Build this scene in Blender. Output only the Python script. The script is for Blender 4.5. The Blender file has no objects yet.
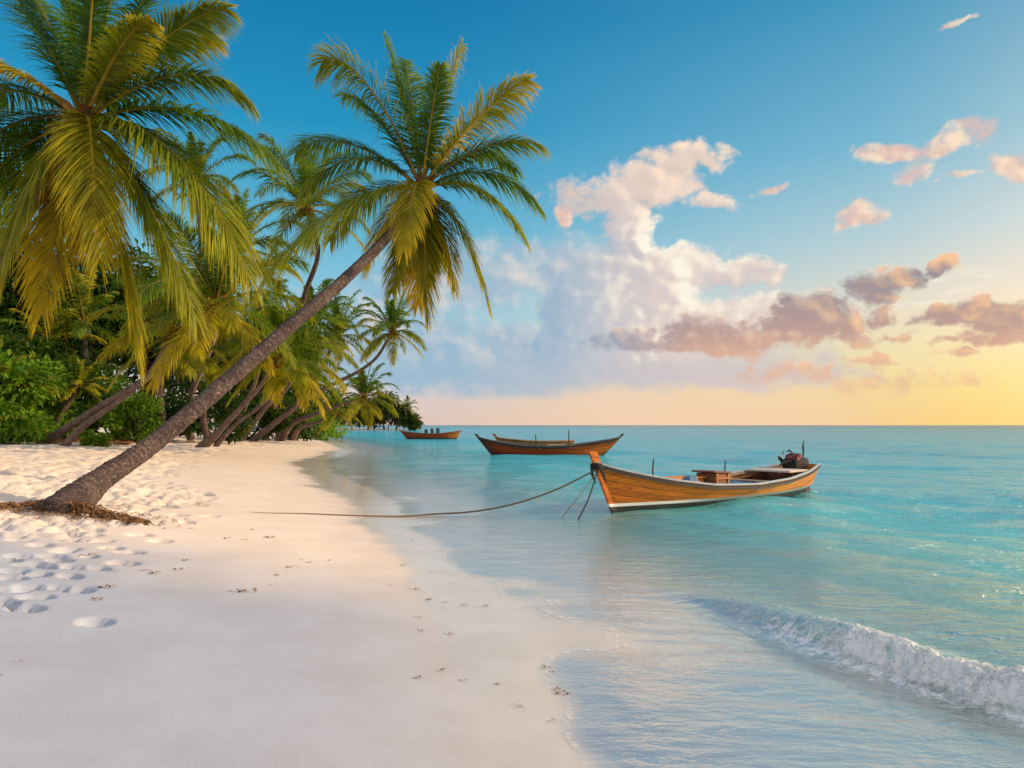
import bpy, math, random
import numpy as np
from mathutils import Vector, Matrix

scene = bpy.context.scene
COL = scene.collection
PI = math.pi
R = math.radians

# ------------------------------------------------------------------ camera
EYE = 1.6
F = 740.0
PITCH = math.atan(41 / F)
cam_d = bpy.data.cameras.new('camera')
cam_d.sensor_width = 36.0
cam_d.lens = F / 1024 * 36.0
cam_d.clip_start = 0.05
cam_d.clip_end = 20000
cam = bpy.data.objects.new('camera', cam_d)
COL.objects.link(cam)
cam.location = (0, 0, EYE)
cam.rotation_euler = (PI / 2 + PITCH, 0, 0)
scene.camera = cam


def ray(px, py):
    a, b = (px - 512) / F, (384 - py) / F
    c, s = math.cos(PITCH), math.sin(PITCH)
    return Vector((a, c - b * s, s + b * c))


def at(px, py, Y):
    d = ray(px, py)
    k = Y / d.y
    return Vector((d.x * k, Y, EYE + d.z * k))


def on_z(px, py, z=0.0):
    d = ray(px, py)
    k = (z - EYE) / d.z
    return Vector((d.x * k, d.y * k, z))


# ------------------------------------------------------------------ helpers
def lin(r, g, b):
    def f(c):
        c /= 255.0
        return c / 12.92 if c <= 0.04045 else ((c + 0.055) / 1.055) ** 2.4
    return (f(r), f(g), f(b), 1.0)


def tag(o, label=None, cat=None, group=None, kind=None):
    if label: o['label'] = label
    if cat: o['category'] = cat
    if group: o['group'] = group
    if kind: o['kind'] = kind
    return o


def empty(name, loc, rz=0.0):
    o = bpy.data.objects.new(name, None)
    COL.objects.link(o)
    o.location = loc
    o.rotation_euler = (0, 0, rz)
    o.empty_display_size = 0.3
    return o


class MB:
    """collects vertices, faces and a colour for every vertex"""

    def __init__(self):
        self.v, self.f, self.c, self.a = [], [], [], []
        self.ch = []          # chunks of (vertices, colours, quads, triangles)

    def add(self, verts, faces, col=(1, 1, 1), att=None):
        n = len(self.v)
        self.v.extend([tuple(p) for p in verts])
        self.f.extend([tuple(i + n for i in fc) for fc in faces])
        if isinstance(col, list):
            self.c.extend(col)
        else:
            self.c.extend([col] * len(verts))
        self.a.extend(att if att is not None else [0.0] * len(verts))

    def box(self, c, s, rz=0.0, col=(1, 1, 1), rx=0.0, ry=0.0, bev=0.0):
        m = Matrix.Translation(c) @ Matrix.Rotation(rz, 4, 'Z') @ Matrix.Rotation(ry, 4, 'Y') @ Matrix.Rotation(rx, 4, 'X')
        x, y, z = s[0] / 2, s[1] / 2, s[2] / 2
        b = min(bev, x * .9, y * .9, z * .9)
        if b <= 0:
            vs = [(i * x, j * y, k * z) for i in (-1, 1) for j in (-1, 1) for k in (-1, 1)]
            fs = [(0, 1, 3, 2), (4, 6, 7, 5), (0, 4, 5, 1), (2, 3, 7, 6), (0, 2, 6, 4), (1, 5, 7, 3)]
        else:
            vs = []
            for i in (-1, 1):
                for j in (-1, 1):
                    for k in (-1, 1):
                        vs += [(i * x, j * (y - b), k * (z - b)), (i * (x - b), j * y, k * (z - b)), (i * (x - b), j * (y - b), k * z)]
            def q(i, j, k, w): return ((i > 0) * 4 + (j > 0) * 2 + (k > 0)) * 3 + w
            fs = []
            for i in (-1, 1):
                f = [q(i, -1, -1, 0), q(i, 1, -1, 0), q(i, 1, 1, 0), q(i, -1, 1, 0)]; fs.append(f if i > 0 else f[::-1])
                f = [q(-1, i, -1, 1), q(-1, i, 1, 1), q(1, i, 1, 1), q(1, i, -1, 1)]; fs.append(f if i > 0 else f[::-1])
                f = [q(-1, -1, i, 2), q(1, -1, i, 2), q(1, 1, i, 2), q(-1, 1, i, 2)]; fs.append(f if i > 0 else f[::-1])
                for j in (-1, 1):
                    f = [q(i, j, -1, 0), q(i, j, -1, 1), q(i, j, 1, 1), q(i, j, 1, 0)]; fs.append(f)
                    f = [q(i, -1, j, 0), q(i, -1, j, 2), q(i, 1, j, 2), q(i, 1, j, 0)]; fs.append(f)
                    f = [q(-1, i, j, 1), q(-1, i, j, 2), q(1, i, j, 2), q(1, i, j, 1)]; fs.append(f)
                    for k in (-1, 1):
                        fs.append([q(i, j, k, 0), q(i, j, k, 1), q(i, j, k, 2)])
        self.add([m @ Vector(p) for p in vs], fs, col)

    def tube(self, pts, rad, seg=8, col=(1, 1, 1), cap=True, wob=None):
        pts = [Vector(p) for p in pts]
        n = len(pts)
        if not hasattr(rad, '__len__'): rad = [rad] * n
        vs, fs, at_ = [], [], []
        up = Vector((0, 0, 1))
        T0 = (pts[1] - pts[0]).normalized()
        if abs(T0.z) > .95: up = Vector((1, 0, 0))
        X = T0.cross(up).normalized()
        ln = 0.0
        for i in range(n):
            T = (pts[min(i + 1, n - 1)] - pts[max(i - 1, 0)]).normalized()
            X = (X - T * X.dot(T)).normalized()
            Yv = T.cross(X)
            if i: ln += (pts[i] - pts[i - 1]).length
            for k in range(seg):
                a = 2 * PI * k / seg
                r = rad[i] * (1 if wob is None else wob(i, k, a))
                vs.append(pts[i] + (X * math.cos(a) + Yv * math.sin(a)) * r)
                at_.append(ln)
        for i in range(n - 1):
            for k in range(seg):
                k2 = (k + 1) % seg
                fs.append((i * seg + k, i * seg + k2, (i + 1) * seg + k2, (i + 1) * seg + k))
        if cap:
            fs.append(tuple(range(seg))[::-1])
            fs.append(tuple((n - 1) * seg + k for k in range(seg)))
        self.add(vs, fs, col, at_)

    def ball(self, c, r, seg=10, rings=6, col=(1, 1, 1), sc=(1, 1, 1), jit=0.0, rng=None):
        vs = [(0, 0, 1)]
        for i in range(1, rings):
            t = PI * i / rings
            for k in range(seg):
                a = 2 * PI * k / seg
                vs.append((math.sin(t) * math.cos(a), math.sin(t) * math.sin(a), math.cos(t)))
        vs.append((0, 0, -1))
        fs = [(0, 1 + k, 1 + (k + 1) % seg) for k in range(seg)]
        for i in range(rings - 2):
            for k in range(seg):
                a, b = 1 + i * seg + k, 1 + i * seg + (k + 1) % seg
                fs.append((a, a + seg, b + seg, b))
        last = len(vs) - 1
        fs += [(last, last - seg + (k + 1) % seg, last - seg + k) for k in range(seg)]
        out = []
        for p in vs:
            j = 1 + (rng.uniform(-jit, jit) if jit else 0)
            out.append((c[0] + p[0] * r * sc[0] * j, c[1] + p[1] * r * sc[1] * j, c[2] + p[2] * r * sc[2] * j))
        self.add(out, fs, col)

    def build(self, name, mat, parent=None, smooth=False, origin=None):
        me = bpy.data.meshes.new(name)
        V = [np.array(self.v, dtype=np.float64).reshape(-1, 3)]
        Cc = [np.array(self.c, dtype=np.float64).reshape(len(self.v), -1)[:, :3] if self.v else np.zeros((0, 3))]
        loops = [i for f in self.f for i in f]
        sizes = [len(f) for f in self.f]
        LI = [np.array(loops, dtype=np.int32)]; SZ = [np.array(sizes, dtype=np.int32)]
        n = len(self.v)
        for (v, c, q, t) in self.ch:
            V.append(v); Cc.append(c)
            for arr in (q, t):
                if arr is not None and len(arr):
                    LI.append((arr + n).astype(np.int32).ravel()); SZ.append(np.full(len(arr), arr.shape[1], np.int32))
            n += len(v)
        V = np.concatenate(V); Cc = np.concatenate(Cc); LI = np.concatenate(LI); SZ = np.concatenate(SZ)
        if origin is not None: V = V - np.array(origin)
        me.vertices.add(len(V)); me.vertices.foreach_set('co', V.astype(np.float32).ravel())
        me.loops.add(len(LI)); me.loops.foreach_set('vertex_index', LI)
        me.polygons.add(len(SZ))
        me.polygons.foreach_set('loop_start', np.concatenate([[0], np.cumsum(SZ)[:-1]]).astype(np.int32))
        me.polygons.foreach_set('use_smooth', np.full(len(SZ), bool(smooth)))
        me.update(calc_edges=True)
        ca = me.attributes.new('tint', 'FLOAT_COLOR', 'POINT')
        flat = np.ones((len(V), 4), dtype=np.float32); flat[:, :3] = Cc
        ca.data.foreach_set('color', flat.ravel())
        if not self.ch:
            aa = me.attributes.new('along', 'FLOAT', 'POINT')
            aa.data.foreach_set('value', np.array(self.a, dtype=np.float32))
        me.materials.append(mat)
        o = bpy.data.objects.new(name, me)
        COL.objects.link(o)
        if parent is not None: o.parent = parent
        if origin is not None and parent is None: o.location = origin
        return o


def grid_mesh(name, X, Y, Z, mat, attrs, keep=None, wrap=True):
    """rings x columns sheet"""
    nr, nc = X.shape
    vs = np.stack([X.ravel(), Y.ravel(), Z.ravel()], 1)
    i = np.arange(nr - 1)[:, None]
    k = np.arange(nc if wrap else nc - 1)[None, :]
    k2 = (k + 1) % nc
    q = np.stack([i * nc + k, (i + 1) * nc + k, (i + 1) * nc + k2, i * nc + k2], -1).reshape(-1, 4)
    if keep is not None:
        kk = keep.ravel()
        q = q[kk[q].any(1)]
    used = np.zeros(len(vs), bool); used[q.ravel()] = True
    remap = np.cumsum(used) - 1
    vs = vs[used]; q = remap[q]
    me = bpy.data.meshes.new(name)
    me.vertices.add(len(vs)); me.vertices.foreach_set('co', vs.astype(np.float32).ravel())
    me.loops.add(len(q) * 4); me.loops.foreach_set('vertex_index', q.ravel().astype(np.int32))
    me.polygons.add(len(q))
    me.polygons.foreach_set('loop_start', np.arange(0, len(q) * 4, 4, dtype=np.int32))
    me.polygons.foreach_set('use_smooth', np.ones(len(q), bool))
    me.update(calc_edges=True); me.validate()
    for an, av in attrs.items():
        a = me.attributes.new(an, 'FLOAT', 'POINT')
        a.data.foreach_set('value', av.ravel()[used].astype(np.float32))
    me.materials.append(mat)
    o = bpy.data.objects.new(name, me)
    COL.objects.link(o)
    return o


def vnoise(x, y, seed=0):
    xi = np.floor(x).astype(np.int64); yi = np.floor(y).astype(np.int64)
    fx = x - xi; fy = y - yi
    fx = fx * fx * fx * (fx * (fx * 6 - 15) + 10); fy = fy * fy * fy * (fy * (fy * 6 - 15) + 10)
    def h(a, b):
        n = (a * 374761393 + b * 668265263 + seed * 982451653) & 0x7fffffff
        n = ((n ^ (n >> 13)) * 1274126177) & 0x7fffffff
        n = (n ^ (n >> 16)) & 0xffffff
        return n / float(0xffffff)
    a = h(xi, yi); b = h(xi + 1, yi); c = h(xi, yi + 1); d = h(xi + 1, yi + 1)
    return (a + (b - a) * fx) * (1 - fy) + (c + (d - c) * fx) * fy


def fbm(x, y, oct=4, seed=0, gain=.5):
    t = np.zeros_like(x, dtype=float); a = 1.0; tot = 0.0
    for o in range(oct):
        t += a * (vnoise(x * 2 ** o, y * 2 ** o, seed + o * 17) - .5); tot += a; a *= gain
    return t / tot * 2


def sstep(a, b, x):
    t = np.clip((x - a) / (b - a), 0, 1)
    return t * t * (3 - 2 * t)


# ------------------------------------------------------------------ node helpers
class NT:
    def __init__(self, tree):
        self.t = tree; self.n = tree.nodes; self.l = tree.links

    def new(self, typ, **kw):
        nd = self.n.new(typ)
        for k, v in kw.items(): setattr(nd, k, v)
        return nd

    def put(self, sock, val):
        if isinstance(val, bpy.types.NodeSocket): self.l.new(val, sock)
        else: sock.default_value = val

    def m(self, op, a, b=None, c=None, clamp=False):
        nd = self.n.new('ShaderNodeMath'); nd.operation = op; nd.use_clamp = clamp
        self.put(nd.inputs[0], a)
        if b is not None: self.put(nd.inputs[1], b)
        if c is not None: self.put(nd.inputs[2], c)
        return nd.outputs[0]

    def add(self, a, b): return self.m('ADD', a, b)
    def sub(self, a, b): return self.m('SUBTRACT', a, b)
    def mul(self, a, b): return self.m('MULTIPLY', a, b)

    def rng(self, v, a, b, c=0.0, d=1.0, smooth=True):
        nd = self.n.new('ShaderNodeMapRange')
        nd.interpolation_type = 'SMOOTHSTEP' if smooth else 'LINEAR'
        self.put(nd.inputs[0], v)
        for i, x in enumerate((a, b, c, d)): self.put(nd.inputs[i + 1], x)
        return nd.outputs[0]

    def mix(self, f, a, b, blend='MIX'):
        nd = self.n.new('ShaderNodeMix'); nd.data_type = 'RGBA'; nd.blend_type = blend
        self.put(nd.inputs[0], f); self.put(nd.inputs[6], a); self.put(nd.inputs[7], b)
        return nd.outputs[2]

    def ramp(self, v, stops, interp='LINEAR'):
        nd = self.n.new('ShaderNodeValToRGB')
        cr = nd.color_ramp; cr.interpolation = interp
        while len(cr.elements) > 1: cr.elements.remove(cr.elements[0])
        cr.elements[0].position = stops[0][0]; cr.elements[0].color = stops[0][1]
        for p, c in stops[1:]:
            e = cr.elements.new(p); e.color = c
        self.put(nd.inputs[0], v)
        return nd.outputs[0]

    def noise(self, vec, scale, detail=4, rough=.5, dim='3D', out=0, dist=0.0):
        nd = self.n.new('ShaderNodeTexNoise'); nd.noise_dimensions = dim
        if vec is not None: self.l.new(vec, nd.inputs['Vector'])
        nd.inputs['Scale'].default_value = scale; nd.inputs['Detail'].default_value = detail
        nd.inputs['Roughness'].default_value = rough; nd.inputs['Distortion'].default_value = dist
        return nd.outputs[out]

    def xyz(self, x, y, z):
        nd = self.n.new('ShaderNodeCombineXYZ')
        self.put(nd.inputs[0], x); self.put(nd.inputs[1], y); self.put(nd.inputs[2], z)
        return nd.outputs[0]

    def mapping(self, vec, scale=(1, 1, 1), rot=(0, 0, 0), loc=(0, 0, 0)):
        nd = self.n.new('ShaderNodeMapping')
        self.l.new(vec, nd.inputs[0])
        nd.inputs['Location'].default_value = loc; nd.inputs['Rotation'].default_value = rot; nd.inputs['Scale'].default_value = scale
        return nd.outputs[0]

    def bump(self, h, strength=.5, dist=.02, normal=None):
        nd = self.n.new('ShaderNodeBump')
        self.put(nd.inputs['Height'], h); self.put(nd.inputs['Strength'], strength); self.put(nd.inputs['Distance'], dist)
        if normal is not None: self.l.new(normal, nd.inputs['Normal'])
        return nd.outputs[0]

    def attr(self, name, out='Fac'):
        nd = self.n.new('ShaderNodeAttribute'); nd.attribute_name = name
        return nd.outputs[out]

    def obj(self):
        return self.n.new('ShaderNodeTexCoord').outputs['Object']


def material(name):
    m = bpy.data.materials.new(name); m.use_nodes = True
    m.node_tree.nodes.clear()
    nt = NT(m.node_tree)
    out = nt.new('ShaderNodeOutputMaterial')
    return m, nt, out


def simple_mat(name, color=None, rough=.6, noise_amt=.25, noise_scale=8.0, bump=.2, metallic=0.0, spec=.4, stretch=(1, 1, 1)):
    """vertex tint x mottling"""
    m, nt, out = material(name)
    co = nt.mapping(nt.obj(), scale=stretch)
    base = nt.attr('tint', 'Color') if color is None else (color[0], color[1], color[2], 1)
    n = nt.noise(co, noise_scale, 5, .6)
    f = nt.rng(n, .25, .75, 1 - noise_amt, 1 + noise_amt, False)
    c = nt.mix(1.0, base, nt.xyz(f, f, f), 'MULTIPLY')
    p = nt.new('ShaderNodeBsdfPrincipled')
    nt.put(p.inputs['Base Color'], c)
    p.inputs['Roughness'].default_value = rough
    p.inputs['Metallic'].default_value = metallic
    p.inputs['Specular IOR Level'].default_value = spec
    if bump: nt.l.new(nt.bump(n, bump, .01), p.inputs['Normal'])
    nt.l.new(p.outputs[0], out.inputs[0])
    return m


# ------------------------------------------------------------------ light
SUN_AZ, SUN_EL = 86.0, 22.0
sd = Vector((math.sin(R(SUN_AZ)) * math.cos(R(SUN_EL)), math.cos(R(SUN_AZ)) * math.cos(R(SUN_EL)), math.sin(R(SUN_EL))))
sl = bpy.data.lights.new('sun', 'SUN')
sl.energy = 5.0
sl.angle = R(0.6)
sl.color = (1.0, .70, .42)
so = bpy.data.objects.new('sun', sl)
COL.objects.link(so)
so.rotation_euler = sd.to_track_quat('Z', 'Y').to_euler()
so.location = (40, 0, 30)

# ------------------------------------------------------------------ sky
world = bpy.data.worlds.new('World')
scene.world = world
world.use_nodes = True
wt = NT(world.node_tree)
wt.n.clear()
STR = 0.1


def blob_group(name, blobs, soft=.15):
    """outline field of a family of clouds over (azimuth, elevation) in degrees"""
    g = bpy.data.node_groups.new(name, 'ShaderNodeTree')
    g.interface.new_socket('P', in_out='INPUT', socket_type='NodeSocketVector')
    g.interface.new_socket('F', in_out='OUTPUT', socket_type='NodeSocketFloat')
    t = NT(g)
    gi = t.new('NodeGroupInput'); go = t.new('NodeGroupOutput')
    sx = t.new('ShaderNodeSeparateXYZ')
    t.l.new(gi.outputs[0], sx.inputs[0])
    x, y = sx.outputs[0], sx.outputs[1]
    acc = None
    for (cx, cy, rx, ru, rd, w) in blobs:
        dx = t.m('MULTIPLY_ADD', x, 1 / rx, -cx / rx)
        if abs(ru - rd) < 1e-6:
            dy = t.m('MULTIPLY_ADD', y, 1 / ru, -cy / ru)
        else:
            up = t.m('MULTIPLY_ADD', y, 1 / ru, -cy / ru); dn = t.m('MULTIPLY_ADD', y, -1 / rd, cy / rd)
            dy = t.m('MAXIMUM', up, dn)
        d2 = t.m('MULTIPLY_ADD', dx, dx, t.mul(dy, dy))
        f = t.m('MULTIPLY_ADD', d2, -w, w)
        acc = f if acc is None else t.m('SMOOTH_MAX', acc, f, soft)
    t.l.new(t.m('MAXIMUM', acc, -1.5), go.inputs[0])
    return g


def sky_blobs(lst):
    """pixel sizes measured on the photograph -> directions in the sky, in degrees"""
    out = []
    for b in lst:
        px, py, rx, ru, rd = b[:5]
        w = b[5] if len(b) > 5 else 1.0
        d = ray(px, py).normalized()
        az = math.degrees(math.atan2(d.x, d.y)); el = math.degrees(math.asin(d.z))
        k = 57.3 / F * math.cos(R(az)) ** 1.6
        out.append((az, el, rx * k, ru * k, rd * k, w))
    return out


tower = blob_group('tower clouds', sky_blobs([
    (612, 190, 66, 20, 24, 1.1), (690, 158, 42, 17, 18, 1.1), (655, 180, 50, 24, 28, 1.3), (708, 201, 34, 10, 10, .9), (585, 203, 36, 15, 15, .8),
    (630, 226, 32, 40, 44, 1.2), (644, 240, 20, 32, 30, 1.6), (640, 272, 100, 24, 22, 1.3), (730, 270, 66, 14, 14, 1.0), (768, 277, 26, 10, 10, .7),
    (600, 322, 72, 74, 66, 2.2), (655, 315, 54, 62, 56, 2.2), (566, 352, 56, 44, 44, 1.6), (540, 345, 22, 26, 44, 1.2),
    (712, 320, 42, 28, 38, 1.5), (745, 320, 44, 32, 38, 1.5), (770, 304, 24, 19, 19, 1.0),
]), .3)
bank = blob_group('haze bank', sky_blobs([
    (470, 372, 170, 46, 20), (425, 345, 70, 40, 60, .9), (620, 370, 200, 46, 24), (505, 356, 100, 36, 60, .9), (745, 376, 120, 26, 16, .8), (330, 360, 170, 70, 30),
    (540, 272, 120, 40, 34, .7), (450, 285, 90, 40, 34, .65), (400, 300, 60, 30, 30, .6),
]), .3)
dark = blob_group('evening clouds', sky_blobs([
    (690, 346, 104, 13, 11), (705, 338, 44, 28, 20), (750, 340, 38, 24, 18, .9), (640, 343, 44, 15, 12, .8),
    (805, 322, 46, 36, 29, 1.2), (842, 325, 34, 32, 24, .9), (785, 337, 26, 20, 15),
    (874, 286, 30, 22, 20), (892, 278, 22, 15, 13), (932, 269, 22, 10, 10, .9), (885, 312, 26, 12, 10, .6), (900, 335, 18, 7, 7, .6),
    (955, 318, 48, 15, 13), (980, 305, 26, 17, 16), (1012, 318, 46, 28, 28, 1.2), (1000, 342, 54, 13, 10, .8),
    (872, 358, 34, 9, 6, .8), (945, 345, 18, 5, 5, .6), (880, 385, 40, 16, 14, .4), (950, 382, 50, 12, 12, .4), (800, 372, 70, 10, 10, .4), (960, 358, 30, 5, 5, .6),
]), .2)
wisp = blob_group('peach clouds', sky_blobs([
    (905, 150, 50, 14, 14), (945, 142, 50, 15, 12), (980, 131, 28, 12, 10), (905, 172, 20, 14, 12, .6), (1020, 160, 26, 18, 18), (1046, 165, 34, 20, 18),
    (860, 219, 32, 13, 14), (960, 179, 26, 5, 5, .6), (768, 190, 14, 5, 5, .6), (562, 217, 14, 12, 11), 
    (957, 21, 24, 4, 4, .55), 
]), .2)

tc = wt.new('ShaderNodeTexCoord')
sx = wt.new('ShaderNodeSeparateXYZ')
wt.l.new(tc.outputs['Generated'], sx.inputs[0])
dx, dy, dz = sx.outputs
az = wt.mul(wt.m('ARCTAN2', dx, dy), 180 / PI)
el = wt.mul(wt.m('ARCSINE', dz), 180 / PI)


def E(deg): return (deg + 2) / 92.0


ela = wt.m('MULTIPLY_ADD', el, 1 / 92.0, 2 / 92.0, clamp=True)
left = wt.ramp(ela, [(0, lin(225, 196, 190)), (E(0), lin(232, 204, 194)), (E(2.2), lin(222, 206, 205)), (E(4.5), lin(190, 212, 220)), (E(9), lin(150, 206, 224)),
                     (E(15), lin(92, 182, 214)), (E(22), lin(26, 150, 198)), (E(30), lin(0, 126, 180)), (E(42), lin(20, 100, 165)), (E(62), lin(165, 180, 205)), (1, lin(215, 212, 218))])  # top stops: bright overhead veil, added out of view to fill the sand
right = wt.ramp(ela, [(0, lin(255, 208, 104)), (E(0), lin(255, 213, 112)), (E(3), lin(255, 226, 134)), (E(6), lin(255, 232, 176)), (E(9), lin(240, 226, 205)),
                      (E(13), lin(196, 216, 218)), (E(19), lin(132, 192, 214)), (E(29), lin(66, 156, 194)), (E(42), lin(60, 120, 175)), (E(62), lin(180, 185, 205)), (1, lin(215, 212, 218))])
azf = wt.rng(az, -12.0, 40.0)
grad = wt.mix(azf, left, right)
# centre of the horizon is peach
pe = wt.mul(wt.rng(el, 6.0, 0.0), wt.mul(wt.rng(az, -6.0, 10.0), wt.rng(az, 34.0, 16.0)))
grad = wt.mix(wt.mul(pe, .75), grad, lin(255, 216, 184))
# brighter low sky away from the picture, towards the sun and behind
glow_az = wt.rng(wt.m('ABSOLUTE', wt.sub(az, SUN_AZ)), 62.0, 8.0)
glow = wt.mul(glow_az, wt.rng(el, 38.0, 4.0))
grad = wt.mix(glow, grad, (2.1, 1.45, .85, 1))
back = wt.mul(wt.rng(wt.m('ABSOLUTE', az), 60.0, 120.0), wt.rng(el, -2.0, 25.0))  # unseen sky behind, brightened to add fill light
grad = wt.mix(back, grad, (.86, .80, .80, 1))
nis = wt.new('ShaderNodeTexSky')
nis.sky_type = 'NISHITA'; nis.sun_disc = False
nis.sun_elevation = R(SUN_EL); nis.sun_rotation = R(SUN_AZ)
nis.air_density = 1.0; nis.dust_density = 1.0; nis.ozone_density = 2.0
k10 = wt.new('ShaderNodeVectorMath'); k10.operation = 'SCALE'
wt.l.new(grad, k10.inputs[0]); k10.inputs['Scale'].default_value = 1 / STR
clear = wt.mix(.9, nis.outputs[0], k10.outputs[0])

# clouds
P = wt.xyz(az, el, 0.0)


def vadd(v, off):
    a = wt.new('ShaderNodeVectorMath'); a.operation = 'ADD'; wt.l.new(v, a.inputs[0]); a.inputs[1].default_value = off
    return a.outputs[0]


def vmad(a_, s_, b_):
    a = wt.new('ShaderNodeVectorMath'); a.operation = 'MULTIPLY_ADD'; wt.l.new(a_, a.inputs[0]); a.inputs[1].default_value = s_; wt.l.new(b_, a.inputs[2])
    return a.outputs[0]


warp = wt.noise(P, .22, 4, .55, '2D', 1)
lowarp = vadd(vmad(warp, (4.4, 2.8, 0), P), (-2.2, -1.4, 0))


def octaves(v):
    """three independent sets of soft and billowing relief"""
    q = vmad(warp, (.8, .8, 0), v)
    st = wt.mapping(q, scale=(.9, 1.15, 1), loc=(3.1, 7.7, 0))
    a = wt.new('ShaderNodeSeparateColor'); wt.l.new(wt.noise(st, .40, 6, .60, '2D', 1), a.inputs[0])
    b = wt.new('ShaderNodeSeparateColor'); wt.l.new(wt.noise(st, .62, 3, .5, '2D', 1), b.inputs[0])
    f_ = wt.new('ShaderNodeSeparateColor'); wt.l.new(wt.noise(st, .30, 2, .45, '2D', 1), f_.inputs[0])
    out = []
    for i in range(3):
        bil = wt.m('ABSOLUTE', wt.m('MULTIPLY_ADD', b.outputs[i], 2.0, -1.0))
        out.append((wt.sub(a.outputs[i], .5), wt.sub(bil, .17), f_.outputs[i]))
    return out


SH_ = (.60, .28, 0)
oc0, oc1 = octaves(P), octaves(vadd(P, SH_))
P1_ = vadd(lowarp, SH_)


def dens(g, ch, af, ab, sh=.5, both=True):
    """density here, and how much it falls towards the light"""
    fs, ns, sf = [], [], []
    for v, oc in ((lowarp, oc0), (P1_, oc1)):
        if both or not fs:
            nd = wt.new('ShaderNodeGroup'); nd.node_tree = g
            wt.l.new(v, nd.inputs[0]); fs.append(nd.outputs[0])
        ns.append(wt.m('MULTIPLY_ADD', oc[ch][0], af, wt.mul(oc[ch][1], ab))); sf.append(oc[ch][2])
    df = wt.m('MULTIPLY_ADD', wt.sub(sf[0], sf[1]), 2.6 * (sh + .5), wt.mul(wt.sub(ns[0], ns[1]), sh))
    if both: df = wt.m('MULTIPLY_ADD', wt.m('MAXIMUM', wt.m('MINIMUM', wt.sub(fs[0], fs[1]), .7), -.7), .8, df)
    return wt.add(fs[0], ns[0]), df


def up10(c): return (c[0] / STR, c[1] / STR, c[2] / STR, 1)


cur = clear
# haze bank
D, diff = dens(bank, 2, 1.2, .45, .5, False)
bc_shade = wt.mix(wt.rng(az, -8.0, 16.0), up10(lin(150, 184, 208)), up10(lin(208, 197, 200)))
bc_shade = wt.mix(wt.rng(el, 3.8, 1.8), bc_shade, wt.mix(wt.rng(az, -6.0, 18.0), up10(lin(160, 186, 208)), up10(lin(226, 202, 194))))
bc_lit = wt.mix(wt.rng(az, -10.0, 12.0), up10(lin(244, 226, 212)), up10(lin(255, 234, 210)))
litb = wt.mul(wt.mul(wt.rng(diff, -.3, .7), .75), wt.rng(el, 3.0, 8.0))
al = wt.mul(wt.rng(D, -.25, .8), .90)
al = wt.mul(al, wt.rng(wt.m('MULTIPLY_ADD', oc0[0][0], .8, el), 1.75, 2.5))
cur = wt.mix(al, cur, wt.mix(litb, bc_shade, bc_lit))
# tower
D, diff = dens(tower, 0, 1.7, 1.4, .16)
tsh = wt.mix(wt.rng(az, 1.0, 13.0), up10(lin(152, 180, 204)), up10(lin(206, 196, 198)))
tsh = wt.mix(wt.rng(el, 13.0, 18.0), tsh, up10(lin(220, 198, 186)))
tmid = wt.mix(wt.rng(az, 2.5, 12.0), up10(lin(178, 194, 208)), up10(lin(240, 220, 206)))
tlit = wt.mix(wt.rng(el, 13.5, 18.0), up10(lin(255, 247, 230)), up10(lin(255, 226, 200)))
tcol = wt.mix(wt.rng(diff, -.6, .6), tsh, tmid)
core = wt.mul(wt.rng(az, 6.0, 10.5), wt.rng(az, 17.5, 12.5))
tcol = wt.mix(wt.mul(wt.rng(diff, .0, .5), wt.m('MAXIMUM', wt.mul(core, 1.0), wt.rng(az, 2.0, 10.0, .12, .7))), tcol, tlit)
cur = wt.mix(wt.mul(wt.rng(D, -.28, .72), wt.rng(el, 2.6, 6.5)), cur, tcol)
# pale streak
stx = wt.sub(az, 29.0); sty = wt.sub(wt.sub(el, 8.9), wt.mul(stx, .16))
stn = wt.noise(wt.mapping(P, scale=(.25, 1.6, 1), rot=(0, 0, -.16)), 1.0, 5, .6, '2D')
sta = wt.mul(wt.mul(wt.rng(wt.m('ABSOLUTE', sty), 1.4, .1), wt.rng(wt.m('ABSOLUTE', stx), 6.0, 1.5)), wt.rng(stn, .42, .66))
cur = wt.mix(wt.mul(sta, .8), cur, up10(lin(255, 246, 222)))
# peach clouds
D, diff = dens(wisp, 1, 2.4, .9, .6, False)
wcol = wt.mix(wt.rng(diff, -.35, .45), up10(lin(228, 190, 178)), up10(lin(255, 226, 196)))
cur = wt.mix(wt.mul(wt.rng(D, -.25, .9), .92), cur, wcol)
# evening clouds
D, diff = dens(dark, 1, 1.7, 1.3, .26)
low = wt.rng(el, 4.0, 11.0)
dsh = wt.mix(low, up10(lin(206, 164, 148)), up10(lin(154, 144, 150)))
dsh = wt.mix(wt.rng(az, 15.0, 5.0), dsh, up10(lin(156, 170, 188)))
dlit = wt.mix(wt.rng(az, 12.0, 32.0), up10(lin(246, 210, 186)), up10(lin(250, 200, 152)))
dcol = wt.mix(wt.rng(diff, -.10, .85), dsh, dlit)
dcol = wt.mix(wt.mul(wt.rng(D, .38, .02), wt.rng(diff, -.1, .45)), dcol, up10(lin(255, 228, 190)))
warm = wt.mul(wt.rng(wt.m('MULTIPLY_ADD', oc0[2][0], 2.0, el), 7.0, 4.2), wt.rng(az, 8.0, 20.0))
dcol = wt.mix(wt.mul(warm, .55), dcol, up10(lin(250, 196, 158)))
cur = wt.mix(wt.mul(wt.rng(D, -.30, .75), wt.rng(el, .8, 4.8, .25, .97)), cur, dcol)

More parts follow.
